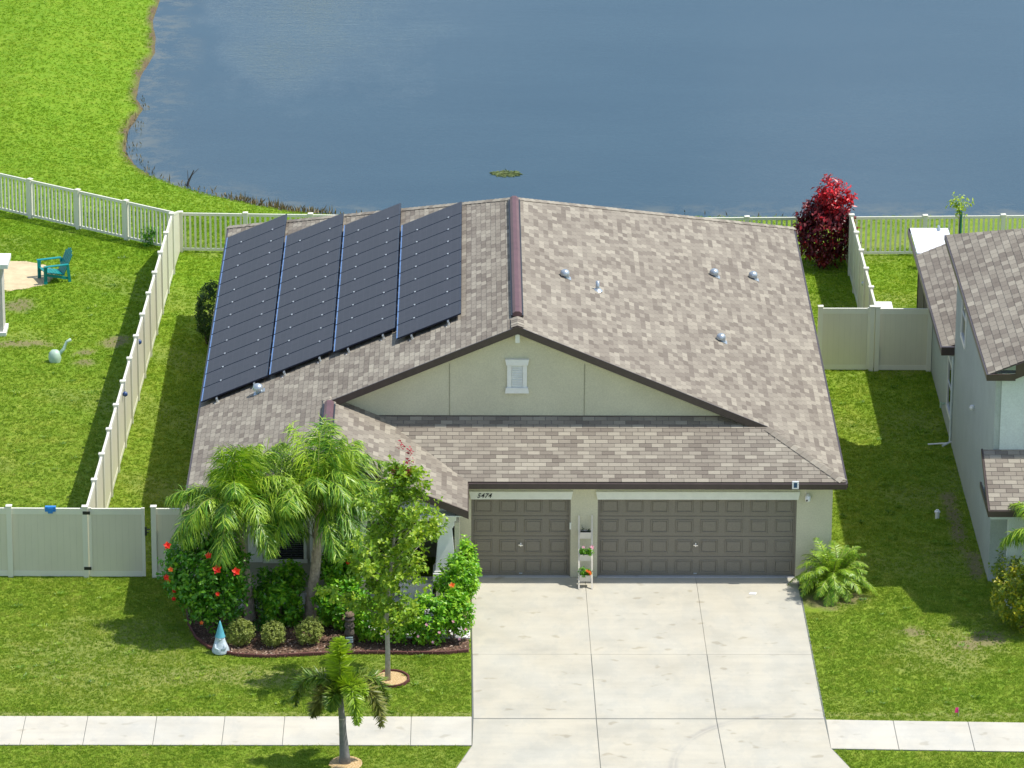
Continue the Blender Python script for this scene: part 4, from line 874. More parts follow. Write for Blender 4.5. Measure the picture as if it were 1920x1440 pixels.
# hibiscus
def bush(name, base, label, cat, parts, group=None, stem=None, flowers=(), seed=1):
    root = empty(name, base, label, cat, group)
    mb = MB(); mat = None
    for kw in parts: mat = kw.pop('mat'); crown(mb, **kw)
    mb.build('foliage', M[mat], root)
    if stem:
        s_ = MB(); stems(s_, base, stem, seed=seed, r0=.022); s_.build('stems', M['stem'], root)
    for i, (p, sz, mt) in enumerate(flowers): flower(p, sz, M[mt], root, seed*50+i)
    return root
def px(x, y, Y):
    """point on the vertical plane Y that the photograph shows at pixel x, y (used once, to read off places)"""
    d = _f*9039.78+r2*(x-960)+u2*(720-y); t_ = (Y+110.2992)/d.y; return Vector((-.0406, -110.2992, 44.1408))+d*t_
hb = bush('hibiscus_bush', (-6.05, -3.7, 0), 'tall hibiscus bush with red flowers at the left end of the bed', 'bush', [
    dict(mat='hibleaf', c=(-6.35, -3.7, 1.7), rad=(.98, .75, .9), ntw=620, nl=7, Ll=.13, W=.095, seed=3, tl=.26, inner=.45, base=.5, lump=.35),
    dict(mat='hibleaf', c=(-6.1, -3.75, 1.0), rad=(.80, .65, .7), ntw=220, nl=7, Ll=.12, W=.085, seed=4, tl=.25, inner=.4, base=.5),
    dict(mat='hibleaf', c=(-6.1, -3.6, .75), rad=(.8, .5, .55), ntw=120, nl=6, Ll=.09, W=.06, seed=5, tl=.22, inner=.3, base=.35)],
    stem=[(-6.9, -3.9, 1.0), (-6.6, -3.5, 1.3), (-6.2, -3.9, 1.4), (-5.8, -3.6, 1.4), (-5.4, -3.9, 1.2), (-5.2, -3.6, 1.0), (-6.4, -4.0, .9), (-6.0, -3.3, 1.4), (-5.7, -4.1, .9)],
    flowers=[(px(314, 1023, -4.35), .17, 'petal'), (px(391, 1042, -4.45), .15, 'petal'), (px(407, 1068, -4.55), .20, 'petal'), (px(443, 1072, -4.5), .19, 'petal'), (px(320, 1068, -4.3), .12, 'orange'), (px(312, 1083, -4.2), .14, 'petal'),
             (px(327, 1108, -4.2), .10, 'petal'), (px(326, 1123, -4.2), .10, 'petal'), (px(408, 1114, -4.5), .11, 'petal'), (px(316, 1090, -4.2), .10, 'orange'), (px(378, 1168, -4.4), .09, 'orange')], seed=3)
# three clipped boxwoods
for i, (x, y, lb) in enumerate(((-5.47, -4.40, 'round pale green boxwood right beside the blue gnome'), (-4.70, -4.42, 'round pale green boxwood in the middle of the row of three'), (-3.82, -4.30, 'round pale green boxwood furthest right in the row of three'))):
    bush('boxwood', (x, y, 0), lb, 'shrub', [dict(mat='boxw', c=(x, y, .36), rad=(.31, .31, .32), ntw=420, nl=7, Ll=.045, W=.032, seed=60+i, tl=.10, inner=.55, base=.5, lump=.22)], 'round boxwoods along the bed edge', stem=[(x-.12, y, .35), (x+.1, y+.05, .35), (x, y-.1, .3)], seed=60+i)
# green shrubs between palms and porch
SH = [((-5.0, -2.55), (.42, .35, .55), .65, 'dark leaved shrub between the two palm trunks, against the porch', 'hibleaf', 75), ((-4.55, -3.05), (.50, .42, .55), .52, 'broad green shrub in front of the porch window, behind the middle boxwood', 'shrub', 200),
      ((-4.30, -2.35), (.36, .3, .40), 1.0, 'leafy shrub reaching up to the porch window sill', 'shrub', 90), ((-3.15, -3.3), (.58, .45, .62), .75, 'bright green shrub right of the shaggy palm trunk', 'shrub', 330),
      ((-3.05, -2.45), (.50, .35, .60), 1.25, 'yellow green shrub under the left porch column', 'shrub', 260)]
for i, ((x, y), rad, zc, lb, mt, ntw) in enumerate(SH):
    bush('green_shrub', (x, y, 0), lb, 'shrub', [dict(mat=mt, c=(x, y, zc), rad=rad, ntw=int(ntw*1.1), nl=7, Ll=.125, W=.09, seed=80+i, tl=.22, inner=.4, base=.58, lump=.32)], stem=[(x-.2, y, zc), (x+.2, y+.1, zc), (x, y-.1, zc*1.1), (x+.1, y-.15, zc*.8)],
         flowers=[(Vector((x+.1, y-.45, zc+.3)), .09, 'petal')] if i in (4,) else (), seed=80+i)
# hedge of rose-like bushes right of the tree, reaching the driveway
HD = [((-2.45, -4.15), (.42, .35, .55), .60, 'leafy hedge bush right of the carved post', 150), ((-1.75, -4.3), (.48, .38, .55), .65, 'leafy hedge bush behind the thin tree trunk', 190), ((-1.05, -4.3), (.48, .38, .58), .68, 'hedge bush with small pink blooms, second from the driveway', 200),
      ((-.42, -4.1), (.42, .42, .60), .80, 'hedge bush with pink blooms at the driveway corner', 200), ((-.35, -3.0), (.42, .6, .55), 1.05, 'bushy shrub with one orange flower beside the driveway', 260), ((-.15, -1.6), (.36, .5, .75), .95, 'tall bright shrub against the small garage door, leaning over the driveway', 230)]
for i, ((x, y), rad, zc, lb, ntw) in enumerate(HD):
    fl_ = []
    if i in (2, 3): fl_ = [(Vector((x+dx, y-.42, z)), .07, 'pink') for dx, z in ((-.2, .4), (.15, .25), (.3, .5), (0, .7))]
    if i == 4: fl_ = [(Vector((x-.1, y-.6, 1.25)), .14, 'orange')]
    bush('hedge_bush', (x, y, 0), lb, 'bush', [dict(mat='shrub', c=(x, y, zc), rad=rad, ntw=int(ntw*1.15), nl=8, Ll=.115, W=.08, seed=120+i, tl=.20, inner=.4, base=.62, lump=.35)], 'hedge between the bed and the driveway', stem=[(x-.2, y, zc), (x+.2, y+.1, zc*.9), (x, y-.1, zc*1.1), (x-.1, y-.15, zc*.8), (x+.15, y-.1, zc)], flowers=fl_, seed=120+i)
# young tree
tb = Vector((-1.94, -6.5, 0)); root = empty('young_tree', tb, 'slender young tree with pale trunk and light green leaves in front of the porch', 'tree')
tr_ = MB(); lead = [tb-Vector((0, 0, .05)), tb+Vector((0, 0, .8)), tb+Vector((-.02, 0, 1.6)), tb+Vector((.05, 0, 2.6)), tb+Vector((.16, 0, 3.6)), tb+Vector((.28, 0, 4.6)), tb+Vector((.36, 0, 5.4))]
tr_.tube(lead, [.07, .058, .052, .042, .032, .02, .008], 9); lf = MB(); rr = random.Random(44)
def leadp(z):
    for a_, b_ in zip(lead[:-1], lead[1:]):
        if a_.z <= z <= b_.z: return a_.lerp(b_, (z-a_.z)/(b_.z-a_.z))
    return lead[-1]
for i in range(44):
    z = 1.2+3.95*(i/43)**.95; az = i*2.399+rr.uniform(-.4, .4); prof = 1.12*math.sin(PI*min(1, max(.0, (z-.3)/5.0)))**.9*(1.15-.12*z)+.12
    p = leadp(z); ln = prof*rr.uniform(.45, 1.5); d = Vector((math.cos(az), math.sin(az), rr.uniform(.5, 1.0))).normalized(); q = p+d*ln*1.05; mid = p.lerp(q, .5)-Vector((0, 0, .04))
    tr_.tube([p, mid, q], [.014, .009, .004], 4)
    nk = int(12+ln*17)
    for k in range(nk):
        s_ = .18+.85*rr.random(); c = p.lerp(q, s_)+rv(.065+.05*(i%3), rr); twig(lf, c, d+rv(.5, rr), .2, 6, .115, .10, rr, .38+.25*s_+rr.uniform(-.15, .15), .25, 0, .3)
for k in range(34):
    s_ = rr.random(); c = leadp(4.6+.9*s_)+rv(.09, rr); twig(lf, c, Vector((0, 0, 1))+rv(.4, rr), .2, 6, .085, .06, rr, .6, .25, 0, .2)
tr_.build('trunk', M['barkp'], root, smooth=True); lf.build('foliage', M['treel'], root)
rl = MB()
for cx, cy in ((770, 855), (768, 868), (742, 893), (768, 893), (750, 842)):
    p = px(cx, cy, -6.6)
    for k in range(5): twig(rl, p+rv(.04, rr), Vector((0, 0, 1)), .14, 4, .07, .05, rr, .5, .4)
tag(rl.build('red_new_leaves', M['treered'], root), 'red young leaves at the crown top')
def ring(name, c, rx, ry, label, mat, edge=True):
    root = empty(name, c, label, 'mulch ring'); n = 28; mb = MB(); rr = random.Random(int(c[0]*10)); vs = [(c[0], c[1], .05)]+[(c[0]+rx*math.cos(2*PI*i/n)*(1+rr.uniform(-.04, .04)), c[1]+ry*math.sin(2*PI*i/n), .03) for i in range(n)]
    mb.poly(vs, [(0, 1+i, 1+(i+1) % n) for i in range(n)]); mb.build('mulch', M[mat], root)
    if edge:
        e = MB()
        for i in range(n): 
            a_ = vs[1+i]; b_ = vs[1+(i+1) % n]; e.bar((a_[0], a_[1], .04), (b_[0], b_[1], .04), .04, .07)
        e.build('edging', M['edging'], root)
ring('mulch_ring', (-1.87, -6.42, 0), .42, .48, 'round pale mulch ring with dark edging under the young tree', 'mulchl')
ring('mulch_ring', (-2.80, -11.25, 0), .38, .42, 'ragged pale mulch ring around the foxtail palm by the street', 'mulchl', False)
# foxtail palm
fb = Vector((-2.82, -11.22, 0)); root = empty('foxtail_palm', fb, 'small foxtail palm with smooth grey trunk on the street verge', 'palm tree')
tr_ = MB(); tr_.tube([fb+Vector((0, 0, -.05)), fb+Vector((-.01, 0, .25)), fb+Vector((-.04, 0, .7)), fb+Vector((-.06, 0, 1.15)), fb+Vector((-.07, 0, 1.2)), fb+Vector((-.10, 0, 1.75))], [.15, .115, .088, .075, .075, .055], 12); tr_.build('trunk', M['barkg'], root, smooth=True)
g = MB(); g.tube([fb+Vector((-.060, 0, 1.10)), fb+Vector((-.061, 0, 1.13))], .080, 12); g.build('ring_scar', M['barkp'], root)
ft = fb+Vector((-.10, 0, 1.70))
for i, (az, el, ln, dr_, mt, b) in enumerate([(1.5, 1.50, 1.30, .10, 'fox', .75), (-1.2, 1.05, 1.75, 3.7, 'fox', .5), (.15, 1.05, 1.7, 3.9, 'foxg', .6), (2.95, 1.05, 1.7, 4.1, 'foxg', .5), (-.45, .95, 1.75, 4.4, 'foxb', .5), (3.5, .6, 1.0, 3.6, 'foxb', .4), (1.2, .9, 1.1, 3.0, 'foxg', .4), (-1.9, .9, .8, 3.2, 'foxg', .5), (-.8, 1.15, 1.1, 2.6, 'fox', .6), (2.4, 1.0, .9, 3.0, 'foxb', .35)]):
    add_frond(root, az=az, el=el, ln=ln, droop=dr_, nleaf=90, lleaf=.30 if i else .42, wleaf=.036, seed=900+i, origin=ft, mats=[M[mt], M['rachis']], hang=.18, ang=1.0, base=b, plume=True, petiole=.10)
# pygmy date palm beside the garage
pb = Vector((8.85, -.85, 0)); root = empty('date_palm', pb, 'low clump of pygmy date palm beside the large garage door', 'palm tree')
rr = random.Random(31); g = MB(); g.tube([pb, pb+Vector((0, 0, .35))], [.10, .07], 8); g.build('trunk', M['bark'], root)
for i in range(72):
    az = i*2.4+rr.uniform(-.3, .3); el = 1.4-1.15*(i/71)+rr.uniform(-.1, .1)
    add_frond(root, az=az, el=el, ln=1.12*rr.uniform(.75, 1.1), droop=1.5, nleaf=44, lleaf=.24, wleaf=.016, seed=300+i, origin=pb+Vector((rr.uniform(-.14, .14), rr.uniform(-.1, .1), .30)), mats=[M['palm'], M['rachis']], hang=.25, ang=.75, base=.72, petiole=.2)
# red copperleaf
bush('red_shrub', (10.35, 24.75, 0), 'tall dark red leaved shrub by the low fence at the pond', 'shrub', [
    dict(mat='red', c=(10.35, 24.7, 1.25), rad=(.78, .7, 1.0), ntw=520, nl=6, Ll=.17, W=.09, seed=7, tl=.3, inner=.5, base=.32, droop=.75, lump=.3),
    dict(mat='red', c=(10.5, 24.7, 2.05), rad=(.42, .4, .62), ntw=170, nl=6, Ll=.15, W=.085, seed=8, tl=.25, inner=.4, base=.80, droop=.45, lump=.4),
    dict(mat='red', c=(11.05, 24.5, 2.15), rad=(.16, .16, .25), ntw=26, nl=6, Ll=.13, W=.08, seed=9, tl=.2, inner=.3, base=.9, droop=.3)],
    stem=[(10.1, 24.8, 1.8), (10.7, 24.7, 2.0), (10.4, 24.5, 1.5), (11.05, 24.5, 2.1)], seed=7)
bush('dark_shrub', (-7.42, 17.6, 0), 'clipped dark green shrub beside the left roof edge', 'shrub', [dict(mat='dark', c=(-7.28, 17.7, .88), rad=(.46, .48, .85), ntw=560, nl=7, Ll=.07, W=.05, seed=15, tl=.14, inner=.6, base=.45, lump=.15)], stem=[(-7.4, 17.6, .9)])
bush('weedy_plant', (-9.57, 26.6, 0), 'small green plant growing through the slanting picket fence', 'plant', [dict(mat='shrub', c=(-9.57, 26.6, .32), rad=(.28, .2, .34), ntw=60, nl=6, Ll=.08, W=.055, seed=16, tl=.2, inner=.2, base=.35)])
bush('croton_shrub', (13.2, -3.3, 0), 'yellow and green shrub at the right edge near the street lawn', 'shrub', [dict(mat='croton', c=(13.35, -3.3, .85), rad=(.75, .7, .75), ntw=420, nl=7, Ll=.11, W=.07, seed=17, tl=.25, inner=.45, base=.5, lump=.4), dict(mat='croton', c=(13.0, -2.2, .9), rad=(.5, .5, .6), ntw=160, nl=7, Ll=.10, W=.065, seed=18, tl=.25, inner=.4, base=.35, lump=.4)], stem=[(13.2, -3.2, .9), (13.6, -3.4, .9)])
tp = bush('leaning_flower_stalks', (-4.9, -3.9, 0), 'low red flowered plant in the shade behind the boxwoods', 'plant', [dict(mat='hibleaf', c=(-4.95, -3.5, .18), rad=(.35, .2, .16), ntw=36, nl=6, Ll=.07, W=.05, seed=19, tl=.15, inner=.2, base=.25)], flowers=[(Vector((-4.85, -3.75, .22)), .10, 'petal')])
# neighbour's palm at the right edge
feather_palm((13.95, -2.9, 0), (13.9, -2.9, 2.2), 'feathery palm before the neighbouring porch at the right edge', 8, 12, 1.5, .45, .08, None, (1.2, .1))
# staked sapling behind neighbour's roof
root = empty('sapling', (14.35, 24.6, 0), 'small sapling tied to a green stake behind the neighbouring roof', 'tree'); g = MB(); g.tube([(14.37, 24.6, 0), (14.37, 24.6, 1.75)], .035, 7); g.build('stake', simple('green_stake', (.01, .16, .10), .5), root)
g = MB(); g.tube([(14.30, 24.65, 0), (14.33, 24.6, 1.2), (14.3, 24.6, 2.0)], [.02, .015, .008], 5); g.build('trunk', M['stem'], root)
g = MB(); crown(g, (14.32, 24.6, 1.9), (.33, .25, .32), 34, 6, .12, .06, 23, tl=.2, inner=.2, base=.8, droop=.5); g.build('foliage', M['treel'], root)
# porch spiky plant
root = empty('spiky_plant', (-3.05, -1.5, .05), 'dark spiky plant on the porch beside the left column', 'plant'); g = MB(); rr = random.Random(77)
for i in range(30):
    az = rr.uniform(0, 2*PI); el = rr.uniform(.1, 1.3); d = Vector((math.cos(az)*math.cos(el), math.sin(az)*math.cos(el), math.sin(el))); g.leaf(Vector((-3.05, -1.5, .75)), d, Vector((0, 0, 1)), rr.uniform(.45, .75), .05, rr.random())
g.tube([(-3.05, -1.5, .05), (-3.05, -1.5, .78)], [.06, .045], 7); g.build('leaves', M['cycad'], root)
# framed garden panel leaning on the left column
g = MB(); g.box((-2.80, -2.05, .95), (-2.42, -2.02, 1.7)); root = g.build('framed_panel', M['mulch']); tag(root, 'brown framed decorative panel hanging on the left porch column', 'panel')
g = MB()
for a_ in (0, 1):
    g.box((-2.81+a_*.37, -2.07, .94), (-2.78+a_*.37, -2.051, 1.71)); 
g.box((-2.78, -2.07, 1.68), (-2.44, -2.051, 1.71)); g.box((-2.78, -2.07, .94), (-2.44, -2.051, .97)); g.build('frame', M['black'], root)
g = MB(); g.bar((-2.76, -2.06, 1.6), (-2.6, -2.06, 1.35), .02, .01); g.bar((-2.46, -2.06, 1.6), (-2.6, -2.06, 1.35), .02, .01); g.bar((-2.6, -2.06, 1.35), (-2.6, -2.06, 1.0), .02, .01); g.build('tracery', M['palegreen'], root)
# white porch bench between column and hedge
g = MB(); root = empty('bench', (-1.2, -1.2, .05), 'white box shaped bench on the porch, partly behind the tree', 'bench')
g.box((-1.75, -1.5, .38), (-.9, -1.05, .46)); g.build('seat', M['whiteplastic'], root)
g = MB(); g.box((-1.72, -1.46, .05), (-.93, -1.42, .38)); g.box((-1.72, -1.12, .05), (-.93, -1.08, .38)); g.build('base', M['whiteplastic'], root)

# ------------------------------------------------------------ planting bed
bed = [(-6.87, -2.2), (-6.78, -3.1), (-6.55, -3.95), (-6.2, -4.6), (-5.6, -5.0), (-4.85, -5.12), (-4.05, -5.0), (-3.05, -4.88), (-2.2, -4.86), (-1.5, -4.90), (-.6, -4.88), (-.05, -4.75), (-.04, -2.2)]
mb = MB(); cx, cy = -3.4, -3.2; n = len(bed); mb.poly([(cx, cy, .045)]+[(x, y, .025) for x, y in bed], [(0, 1+i, 1+(i+1) % n) for i in range(n)]); tag(mb.build('planting_bed', M['mulch']), kind='structure')
ed = empty('bed_edging', (-3.4, -4.9, 0), 'low red brown scalloped edging along the front of the planting bed', 'edging'); line = bed[:12]
tot = []; 
for (x0, y0), (x1, y1) in zip(line[:-1], line[1:]):
    k = max(1, round(math.hypot(x1-x0, y1-y0)/.3))
    for i in range(k): tot.append(((x0+(x1-x0)*i/k, y0+(y1-y0)*i/k), (x0+(x1-x0)*(i+1)/k, y0+(y1-y0)*(i+1)/k)))
for a_, b_ in tot: g = MB(); g.bar((a_[0], a_[1], .045), (b_[0]*.97+a_[0]*.03, b_[1]*.97+a_[1]*.03, .045), .045, .10); bevel(g.build('edging_piece', M['edging'], ed), .01, 1)
# mulch chips as loose pieces
rr = random.Random(3); mb = MB()
def inpoly(x, y, P):
    c = False
    for i in range(len(P)):
        x0, y0 = P[i]; x1, y1 = P[(i+1) % len(P)]
        if (y0 > y) != (y1 > y) and x < (x1-x0)*(y-y0)/(y1-y0)+x0: c = not c
    return c
t = NT('wood_chip'); t.set(t.ramp(t.attr(), [(0, (.05, .025, .018)), (.6, (.20, .12, .08)), (1, (.62, .50, .40))]), .85); M['chip'] = t.m
for _ in range(5200):
    x, y = rr.uniform(-6.8, 0), rr.uniform(-5.05, -2.2)
    if not inpoly(x, y, bed): continue
    d = Vector((rr.uniform(-1, 1), rr.uniform(-1, 1), rr.uniform(-.2, .3))).normalized(); mb.leaf(Vector((x, y, .05+rr.random()*.02)), d, Vector((0, 0, 1))+rv(.3, rr), rr.uniform(.04, .09), rr.uniform(.02, .04), rr.random()**1.6)
tag(mb.build('mulch_chips', M['chip']), 'loose brown and tan wood chips covering the planting bed', 'mulch', kind='stuff')

# gnome
gx, gy = -5.93, -4.78; root = empty('garden_gnome', (gx, gy, 0), 'weathered garden gnome with tall blue pointed hat at the bed edge', 'statue')
g = MB(); g.lathe((gx, gy, .03), [(.20, 0), (.21, .05), (.185, .13), (.15, .22), (.125, .30), (.11, .36), (.09, .40)], 18, wob=.04); g.tube([(gx-.1, gy-.08, .28), (gx-.12, gy-.15, .18), (gx-.03, gy-.17, .14)], [.035, .035, .03], 7); g.tube([(gx+.1, gy-.08, .28), (gx+.12, gy-.15, .18), (gx+.03, gy-.17, .14)], [.035, .035, .03], 7); g.build('body', M['gnome'], root, smooth=True)
g = MB(); g.lathe((gx, gy-.03, .28), [(.02, 0), (.07, .03), (.095, .09), (.09, .14), (.05, .19)], 14); g.lathe((gx, gy-.12, .385), [(.008, -.02), (.018, 0), (.008, .02)], 8); g.build('beard_and_face', M['gnome'], root, smooth=True)
g = MB(); g.lathe((gx, gy, .42), [(.125, 0), (.105, .05), (.085, .13), (.055, .24), (.03, .33), (.008, .40)], 16); g.build('hat', M['aqua'], root, smooth=True)
# carved post
tx, ty = -2.88, -4.50; root = empty('tiki_statue', (tx, ty, 0), 'dark carved wooden post statue with a white grin in the bed', 'statue')
g = MB(); prof = []
for i in range(22):
    z = i*.036; prof.append((.105+.012*math.sin(i*1.3)+(.012 if i % 5 == 0 else 0), z))
g.lathe((tx, ty, .03), prof, 16, wob=.03)
for s_ in (-1, 1): g.lathe((tx+s_*.045, ty-.095, .56), [(.01, -.03), (.035, -.01), (.035, .015), (.01, .035)], 8); g.bar((tx+s_*.09, ty-.09, .66), (tx+s_*.015, ty-.12, .61), .03, .03)
g.bar((tx, ty-.12, .56), (tx, ty-.13, .42), .04, .04); g.build('carved_body', M['tiki'], root)
g = MB(); 
for z in (.20, .255, .31): g.box((tx-.085, ty-.125, z), (tx+.085, ty-.108, z+.03)); 
g.build('teeth', simple('pale_blue_teeth', (.40, .52, .54), .6), root)
g = MB(); g.lathe((tx, ty, .82), [(.09, 0), (.12, .04), (.10, .09), (.05, .12)], 10); g.build('headpiece', M['stem'], root)
bush('flowering_weed', (-2.85, -4.3, 0), 'thin yellow flowered plant just behind the carved post', 'plant', [dict(mat='treel', c=(-2.82, -4.2, 1.0), rad=(.22, .15, .3), ntw=40, nl=5, Ll=.07, W=.05, seed=41, tl=.18, inner=.1, base=.7)], stem=[(-2.85, -4.2, 1.1), (-2.75, -4.2, .9)])
# ladder planter
lx0, lx1 = 2.64, 2.96; root = empty('ladder_planter', (2.8, -.8, 0), 'cream ladder plant stand with three flower troughs between the garage doors', 'plant stand')
fy, ty_, tz = -.80, -.06, 1.68
for x in (lx0, lx1):
    g = MB(); g.bar((x, fy, .035), (x, ty_, tz), .035, .05); g.build('side_rail', M['cream'], root)
for x in (lx0+.04, lx1-.04):
    g = MB(); g.bar((x, -.30, .03), (x, -.36, 1.0), .025, .03); g.build('rear_leg', M['cream'], root)
g = MB(); g.bar((lx0-.04, -.315, .1), (lx1-.02, -.315, .1), .02, .03); g.build('crossbar', M['cream'], root)
for z, kind in ((1.22, 0), (.72, 1), (.26, 2)):
    yy = fy+(ty_-fy)*(z/tz); g = MB(); a0, a1 = lx0+.02, lx1-.02
    g.box((a0, yy-.03, z-.06), (a1, yy-.015, z+.10)); g.box((a0, yy+.15, z-.06), (a1, yy+.165, z+.10)); g.box((a0, yy-.015, z-.06), (a0+.015, yy+.15, z+.10)); g.box((a1-.015, yy-.015, z-.06), (a1, yy+.15, z+.10)); g.box((a0+.015, yy-.015, z-.06), (a1-.015, yy+.15, z-.045))
    tr2 = g.build('trough', M['cream'], root); g = MB(); g.box((a0+.015, yy-.014, z-.04), (a1-.015, yy+.149, z+.07)); g.build('soil', M['soil'], tr2)
    rr = random.Random(int(z*100)); names = ['seedling pot', 'geranium', 'marigold']
    for k in range(2):
        cx = a0+.07+k*.15; r_ = empty('potted_flower', (cx, yy+.06, z+.07), [['sparse dark seedlings at the left of the top trough', 'sparse dark seedlings at the right of the top trough'], ['green plant with a white bloom in the middle trough', 'green plant with a pink bloom in the middle trough'], ['upright leafy plant at the left of the lowest trough', 'plant with bright orange blooms in the lowest trough']][kind][k], 'flower')
        g = MB()
        if kind == 0: crown(g, (cx, yy+.06, z+.14), (.05, .05, .10), 10, 4, .035, .02, 5+k, tl=.08, inner=.1, base=.2)
        else: crown(g, (cx, yy+.04, z+.15), (.085, .08, .085 if kind == 1 or k else .15), 60, 5, .04, .035, 9+k+kind, tl=.07, inner=.3, base=.45)
        g.build('leaves', M['shrub' if kind else 'dark'], r_)
        if kind == 1: flower((cx+(.02 if k == 0 else .08), yy-.03, z+.30), .07 if k == 0 else .10, M['pink'], r_, 5+k)
        if kind == 2 and k == 1:
            for q in range(5): flower((cx+rr.uniform(-.05, .06), yy-.04, z+.19+rr.uniform(-.05, .06)), .07, M['orange'], r_, 15+q)
# small lawn things
g = MB(); g.lathe((11.86, 4.13, 0), [(.055, 0), (.055, .16), (.075, .16), (.075, .20), (.04, .215), (.04, .24), (.01, .245)], 12); tag(g.build('cleanout_pipe', M['whiteplastic'], smooth=False, loc=(11.86, 4.13, 0)), 'short white capped pipe standing in the shaded side lawn', 'pipe')
root = empty('marker_flag', (11.2, -8.5, 0), 'tiny pink marker flag by the right sidewalk', 'flag'); g = MB(); g.tube([(11.2, -8.5, 0), (11.2, -8.5, .22)], .006, 4); g.build('wire', M['steel'], root)
g = MB(); g.poly([(11.2, -8.5, .22), (11.13, -8.5, .21), (11.11, -8.52, .10), (11.2, -8.5, .09), (11.2, -8.49, .22), (11.13, -8.49, .21), (11.11, -8.51, .10), (11.2, -8.49, .09)], [(0, 1, 2, 3), (7, 6, 5, 4), (0, 4, 5, 1), (1, 5, 6, 2)]); g.build('pennant', M['pinkflag'], root)
g = MB(); g.box((11.35, 20.6, .0), (12.1, 21.3, .07)); tag(bevel(g.build('utility_pad', M['whitewalk'], loc=(11.7, 20.9, 0)), .01, 1), 'small white slab behind the right gate post', 'slab')
# teal garden chair
def chair(x, y, rz):
    root = empty('garden_chair', (x, y, 0), 'teal slatted garden chair on the left back lawn by the sand', 'chair', rz=rz)
    def part(nm, f_):
        g = MB(); f_(g); o = g.build(nm, M['teal']); o.parent = root; return o
    for i in range(6): part('seat_slat', lambda g: g.bar((-.27+.0, 0+0, 0), (0, 0, 0), .01, .01) if False else g.poly([(-.28+i*.0, -.32+i*.098, .36-i*.022), (.28, -.32+i*.098, .36-i*.022), (.28, -.235+i*.098, .342-i*.022), (-.28, -.235+i*.098, .342-i*.022), (-.28, -.32+i*.098, .335-i*.022), (.28, -.32+i*.098, .335-i*.022), (.28, -.235+i*.098, .317-i*.022), (-.28, -.235+i*.098, .317-i*.022)], [(0,1,2,3),(7,6,5,4),(0,4,5,1),(1,5,6,2),(2,6,7,3),(3,7,4,0)]))
    hts = [.62, .70, .74, .70, .62]
    for i, h in enumerate(hts): part('back_slat', lambda g: g.bar((-.22+i*.11, .26, .22), (-.25+i*.125, .26+h*.42, .22+h*.95), .095, .022, up=(0, 1, 0)))
    for s_ in (-1, 1):
        part('armrest', lambda g: g.box((s_*.36-.06, -.36, .54), (s_*.36+.06, .38, .565)))
        part('leg', lambda g: g.box((s_*.31-.02, -.36, 0), (s_*.31+.02, -.26, .54))); part('leg', lambda g: g.bar((s_*.31, .42, .0), (s_*.31, .36, .54), .04, .08))
        part('seat_rail', lambda g: g.bar((s_*.295, -.34, .30), (s_*.295, .42, .10), .03, .08))
    return root
chair(-12.2, 23.3, R(-68))
# sand patch
rr = random.Random(9); mb = MB(); n = 30; vs = [(-13.6, 23.7, .035)]+[(-13.6+1.45*math.cos(2*PI*i/n)*(1+rr.uniform(-.08, .08)), 23.7+1.45*math.sin(2*PI*i/n)*(1+rr.uniform(-.08, .08)), .012) for i in range(n)]
mb.poly(vs, [(0, 1+i, 1+(i+1) % n) for i in range(n)]); tag(mb.build('sand_patch', M['sand']), kind='structure')
# pale green item on the lawn
root = empty('lawn_sprinkler', (-11.55, 16.1, 0), 'blurred pale green lawn item with a curved arm on the left lawn', 'garden item'); g = MB(); g.lathe((-11.55, 16.1, 0), [(.16, 0), (.18, .12), (.16, .26), (.10, .33), (.03, .35)], 12); g.build('body', M['palegreen'], root, smooth=True)
g = MB(); g.tube([(-11.45, 16.1, .2), (-11.3, 16.15, .35), (-11.22, 16.2, .55), (-11.1, 16.2, .62)], [.06, .05, .04, .05], 7); g.build('arm', M['palegreen'], root, smooth=True)
# neighbouring pillar at left edge
root = empty('pergola_post', (-13.45, 18.6, 0), 'blurred white pillar with wide cap at the left edge', 'pillar')
g = MB(); g.box((-13.9, 18.3, 0), (-13.18, 19.0, 2.05)); 
for i in range(5): g.box((-13.88+i*.14, 18.28, .2), (-13.80+i*.14, 18.30, 2.0))
g.build('shaft', simple('pinkish_white_siding', (.56, .52, .48), .6), root); g = MB(); g.box((-14.1, 18.1, 2.05), (-12.98, 19.15, 2.17)); g.build('cap', M['white'], root); g = MB(); g.box((-13.95, 18.22, 0), (-13.10, 19.05, .12)); g.build('plinth', M['white'], root)
for k, (x, y, z, lb) in enumerate(((-8.985, 13.1, 1.62, 'small blue ball shaped light on the long left fence, further from the street'), (-9.08, 8.9, 1.62, 'small blue ball shaped light on the long left fence, nearer the street'))):
    g = MB(); g.lathe((x, y, z), [(.02, -.07), (.06, -.04), (.07, 0), (.06, .04), (.02, .07)], 10); g.box((x-.06, y-.02, z-.02), (x-.0, y+.02, z+.02)); tag(g.build('fence_light', simple('navy_glass', (.02, .06, .18), .2), smooth=False, loc=(x, y, z)), lb, 'light', 'round lights on the long left fence')
g = MB(); g.lathe((11.10, 19.2, 1.3), [(.02, -.07), (.06, -.04), (.07, 0), (.06, .04), (.02, .07)], 10); g.box((11.10, 19.18, 1.28), (11.14, 19.22, 1.32)); tag(g.build('fence_light', M['steel'], loc=(11.1, 19.2, 1.3)), 'round grey light on the right hand fence above the back lawn', 'light')
